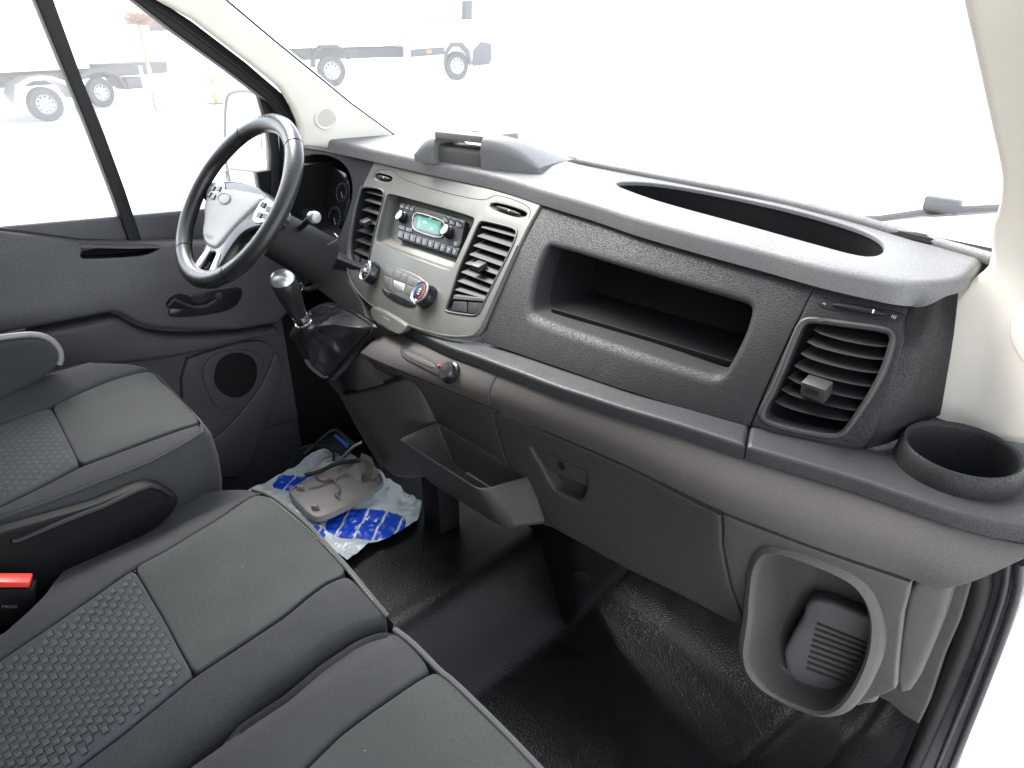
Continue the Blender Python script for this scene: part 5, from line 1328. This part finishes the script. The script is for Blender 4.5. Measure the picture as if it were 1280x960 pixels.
# 1: white chassis-cab van, nose to the right
a, b = U(418, 108, 'z', ZG), U(573, 100, 'z', ZG)
v1, d, n, L = side_thing('white_van', a, b, 'white cab van parked across the yard behind the windscreen, nose pointing right', 'van')
S1 = L/3.6
def Q(l): return [(x*S1, z*S1) for x, z in l]
cabp = Q([(2.2, .45), (2.2, 2.3), (2.5, 2.42), (3.2, 2.4), (3.62, 2.2), (4.05, 1.45), (4.45, 1.2), (4.6, 1.0), (4.62, .55), (4.55, .4), (4.05, .36), (3.95, .7), (3.75, .85), (3.45, .85), (3.25, .7), (3.15, .38)])
slab('cab', a, d, n, cabp, -1.9*S1, 0, M['paintw'], v1, .05)
slab('side_window', a, d, n, Q([(2.55, 1.45), (2.55, 2.1), (3.15, 2.1), (3.75, 1.5), (3.7, 1.42)]), -.02, .012, M['glassd'], v1, .01)
slab('windscreen', a, d, n, Q([(3.66, 2.15), (3.70, 2.17), (4.12, 1.47), (4.06, 1.46)]), -1.8*S1, -.1, M['glassd'], v1, .01)
slab('side_moulding', a, d, n, Q([(2.2, .62), (2.2, .8), (3.2, .84), (3.2, .66)]), -.02, .02, M['truckd'], v1, .01)
slab('front_bumper', a, d, n, Q([(4.05, .42), (4.1, .75), (4.35, .95), (4.68, .9), (4.7, .5), (4.6, .36), (4.1, .34)]), -1.85*S1, .03, M['truckd'], v1, .03)
slab('headlight', a, d, n, Q([(4.3, 1.0), (4.5, 1.18), (4.62, 1.02), (4.62, .92)]), -.2, .025, M['glassd'], v1, .01)
slab('arch', a, d, n, Q([(3.15, .4), (3.2, .72), (3.4, .95), (3.75, .95), (3.98, .74), (4.05, .4), (3.95, .4), (3.88, .68), (3.7, .84), (3.45, .84), (3.3, .68), (3.22, .4)]), -.05, .02, M['truckd'], v1, .01)
slab('load_body', a, d, n, Q([(-1.6, .95), (-1.6, 2.75), (2.05, 2.75), (2.05, .95)]), -2.0*S1, .02, M['paintw'], v1, .02)
slab('chassis', a, d, n, Q([(-1.5, .6), (-1.5, .85), (2.3, .85), (2.3, .6)]), -1.2*S1, -.5*S1, M['truckd'], v1, .01)
slab('orange_marker', a, d, n, Q([(2.65, .7), (2.65, .78), (2.8, .78), (2.8, .7)]), 0, .03, M['orange'], v1, .005)
slab('mirror', a, d, n, Q([(3.75, 1.5), (3.78, 1.95), (4.0, 1.95), (3.98, 1.5)]), .05, .25, M['truckd'], v1, .02)
for x in (0, 3.6):
    wheel_(v1, a+d*x*S1+Z*.36*S1-n*.12, .36*S1, n)
for x in (0,): slab('mudguard', a, d, n, Q([(-.5, .45), (-.42, .8), (-.2, .95), (.2, .95), (.45, .8), (.5, .6), (.45, .6), (.38, .76), (.18, .88), (-.18, .88), (-.36, .76), (-.44, .45)]), -.3, .0, M['ring'], v1, .01)
# 2: flat-sided lorry at the left edge, nearest
a, b = U(66, 152, 'z', ZG), U(-160, 175, 'z', ZG)
v2, d, n, L = side_thing('white_lorry', a, b, 'white box lorry at the left edge with its rear wheel showing', 'lorry')
K = (U(66, 152, 'z', ZG)-CAM).dot(FW)/FPX      # metres per pixel there
r2 = 20*K
def Q2(l): return [(x*r2, z*r2) for x, z in l]
slab('box_body', a, d, n, Q2([(-3.0, 2.9), (-3.0, 8.2), (16, 8.2), (16, 2.9)]), -2.4, .05, M['paintw'], v2, .03)
slab('side_guard', a, d, n, Q2([(2.2, 1.0), (2.2, 1.6), (9, 1.6), (9, 1.0)]), -.1, 0, M['silver'], v2, .02)
slab('chassis', a, d, n, Q2([(-2.8, 1.9), (-2.8, 2.6), (15, 2.6), (15, 1.9)]), -1.6, -.8, M['truckd'], v2, .02)
slab('mudguard', a, d, n, Q2([(-1.9, 1.2), (-1.5, 2.2), (-.6, 2.6), (.6, 2.6), (1.5, 2.2), (1.9, 1.2), (1.7, 1.2), (1.3, 2.0), (.5, 2.35), (-.5, 2.35), (-1.3, 2.0), (-1.7, 1.2)]), -.5, .05, M['silver'], v2, .02)
wheel_(v2, a+Z*r2-n*.14, r2, n); wheel_(v2, a+d*2.9*r2*3.2+Z*r2-n*.14, r2, n)
# 3: dropside truck further right, behind the tree
a, b = U(134, 134, 'z', ZG), U(-10, 150, 'z', ZG)
v3, d, n, L = side_thing('dropside_truck', a, b, 'white truck with exposed dark chassis behind the bare little tree', 'truck')
K = (a-CAM).dot(FW)/FPX; r2 = 17*K
slab('body', a, d, n, Q2([(-8.5, 4.2), (-8.5, 8.6), (4, 8.6), (4, 3.2), (-3.0, 3.2), (-3.0, 4.2)]), -2.2, 0, M['paintw'], v3, .03)
slab('chassis', a, d, n, Q2([(-6.5, 1.9), (-6.5, 2.7), (6, 2.7), (6, 1.9)]), -1.4, -.3, M['truckd'], v3, .02)
slab('fuel_tank', a, d, n, Q2([(-3.8, 1.0), (-3.8, 1.8), (-2.2, 1.8), (-2.2, 1.0)]), -.6, -.1, M['truckd'], v3, .05)
slab('rear_window', a, d, n, Q2([(-6.4, 4.9), (-6.4, 5.9), (-4.9, 5.9), (-4.9, 4.9)]), -.1, .02, M['truckd'], v3, .01)
slab('mudguard', a, d, n, Q2([(-1.9, 1.2), (-1.5, 2.2), (-.6, 2.6), (.6, 2.6), (1.5, 2.2), (1.5, 1.9), (.5, 2.3), (-.5, 2.3), (-1.3, 2.0), (-1.7, 1.2)]), -.5, .05, M['truckd'], v3, .02)
wheel_(v3, a+Z*r2-n*.14, r2, n)
# little bare tree with stakes
tb = U(197, 139, 'z', ZG); kk = (tb-CAM).dot(FW)/FPX
tree = thing('street_tree', tb, 'small bare round-headed tree held by stakes in front of the truck', 'tree')
th = 112*kk
trunk = tube('trunk', [tb+Vector((0, 0, 0)), tb+Z*th*.5+X*.03, tb+Z*th*.86], [.06, .045, .035], M['bark'], tree, n=8)
mb = MB(); random.seed(3)
ct = tb+Z*th*.86
for k in range(260):
    a_ = random.uniform(0, 2*math.pi); e_ = random.uniform(-.35, 1.1); R_ = random.uniform(.5, 1)*26*kk
    dd = Vector((math.cos(a_)*math.cos(e_), math.sin(a_)*math.cos(e_), math.sin(e_)*.75))
    m_ = ct+dd*R_*.5+Vector((random.gauss(0, .05), random.gauss(0, .05), .05))
    V, F = tube_g([ct, m_, ct+dd*R_+Vector((0, 0, .06))], [.012, .008, .003], n=4); mb.add(V, F)
tag(mb.build('crown', M['twig'], tree), kind='stuff')
for dx in (-9, 2, 26):
    p_ = U(197+dx, 140+(2 if dx > 0 else 0), 'z', ZG); tube('stake', [p_, p_+Z*52*kk], .04, M['brickw'], tree, n=6)
# pale sheds and boundary things at the top
def building(nm, pxl, pxr, pyb, h, dep, m, lab, cat):
    A, B = U(pxl, pyb, 'z', ZG), U(pxr, pyb, 'z', ZG)
    t, d, n, L = side_thing(nm, A, B, lab, cat)
    slab('wall', A, d, n, [(0, 0), (L, 0), (L, h), (0, h)], -dep, 0, m, t, .02); return t, A, d, n, L
t, A, d, n, L = building('site_cabin', 618, 655, 47, 2.6, 3, M['paintw'], 'white cabin beyond the yard at the top centre', 'cabin')
slab('window', A, d, n, [(L*.3, 1.1), (L*.7, 1.1), (L*.7, 2), (L*.3, 2)], -.02, .03, M['glassd'], t, .01)
t, A, d, n, L = building('low_store', 668, 742, 36, 3.2, 6, M['brickw'], 'sandy low building to the right of the white cabin', 'building')
slab('roof', A+Z*3.2, d, n, [(-.3, 0), (L+.3, 0), (L+.3, .2), (-.3, .2)], -6.3, .3, M['paintw'], t, .02)
slab('door', A, d, n, [(L*.4, 0), (L*.6, 0), (L*.6, 2.3), (L*.4, 2.3)], -.02, .04, M['paintw'], t, .01)
A = U(270, 130, 'z', ZG); kk = (A-CAM).dot(FW)/FPX
cone = thing('marker_post', A, 'thin red and white marker post standing left of the door mirror', 'post')
box('post_foot', A+Z*.02, (.14, .14, .02), M['truckd'], cone, bev=.01)
for k_ in range(4): box('post_band', A+Z*(.14+.2*k_), (.045, .045, .099), M['orange' if k_ % 2 == 0 else 'white'], cone, bev=.01)
sh_ = U(85, 16, 'z', ZG)
shp = thing('roadside_shrub', U(85, 30, 'z', ZG), 'yellow green shrub showing above the lorry at the top left', 'shrub')
mb = MB(); c = U(85, 30, 'z', ZG); kk = (c-CAM).dot(FW)/FPX
for k in range(500):
    p_ = c+Vector((random.gauss(0, 14*kk), random.gauss(0, 3*kk), random.uniform(0, 26*kk)*1.0)); s_ = 1.6*kk
    e = Vector((random.gauss(0, 1), random.gauss(0, 1), random.gauss(0, 1))).normalized()*s_; f = e.orthogonal().normalized()*s_*.6
    mb.add([p_-e, p_+f, p_+e, p_-f], [(0, 1, 2, 3)])
tag(mb.build('foliage', M['leafy'], shp), kind='stuff')
# ------------------------------------------------------------ wiper resting below the screen
wp = thing('wiper', U(1180, 262, 'z', .97), 'black windscreen wiper arm with its joint block right of the dash slot', 'wiper', 'windscreen wipers')
def wpt(x, y, o=.02):
    P = Graph('y', lambda X_, Z_: wy(X_, Z_)+o, -1).hit3(x, y); return P
tube('wiper_arm', [wpt(*q) for q in [(1060, 274), (1100, 273), (1150, 266), (1200, 262), (1262, 259)]], .006, M['rubber'], wp, n=8, flat=.6)
tube('wiper_blade', [wpt(*q) for q in [(1085, 277), (1150, 270), (1200, 267), (1262, 263)]], .0035, M['silver'], wp, n=6)
P_ = wpt(1178, 256); box('joint_block', P_, (.022, .008, .009), M['rubber'], wp, bev=.003)
wp2 = thing('wiper', wpt(805, 214), 'small wiper joint peeking over the dash rim near the middle', 'wiper', 'windscreen wipers')
box('joint_block', wpt(808, 216), (.016, .006, .006), M['truckd'], wp2, bev=.002)
tube('wiper_arm', [wpt(*q) for q in [(740, 212), (808, 221), (900, 240), (1000, 262)]], .004, M['truckd'], wp2, n=6)
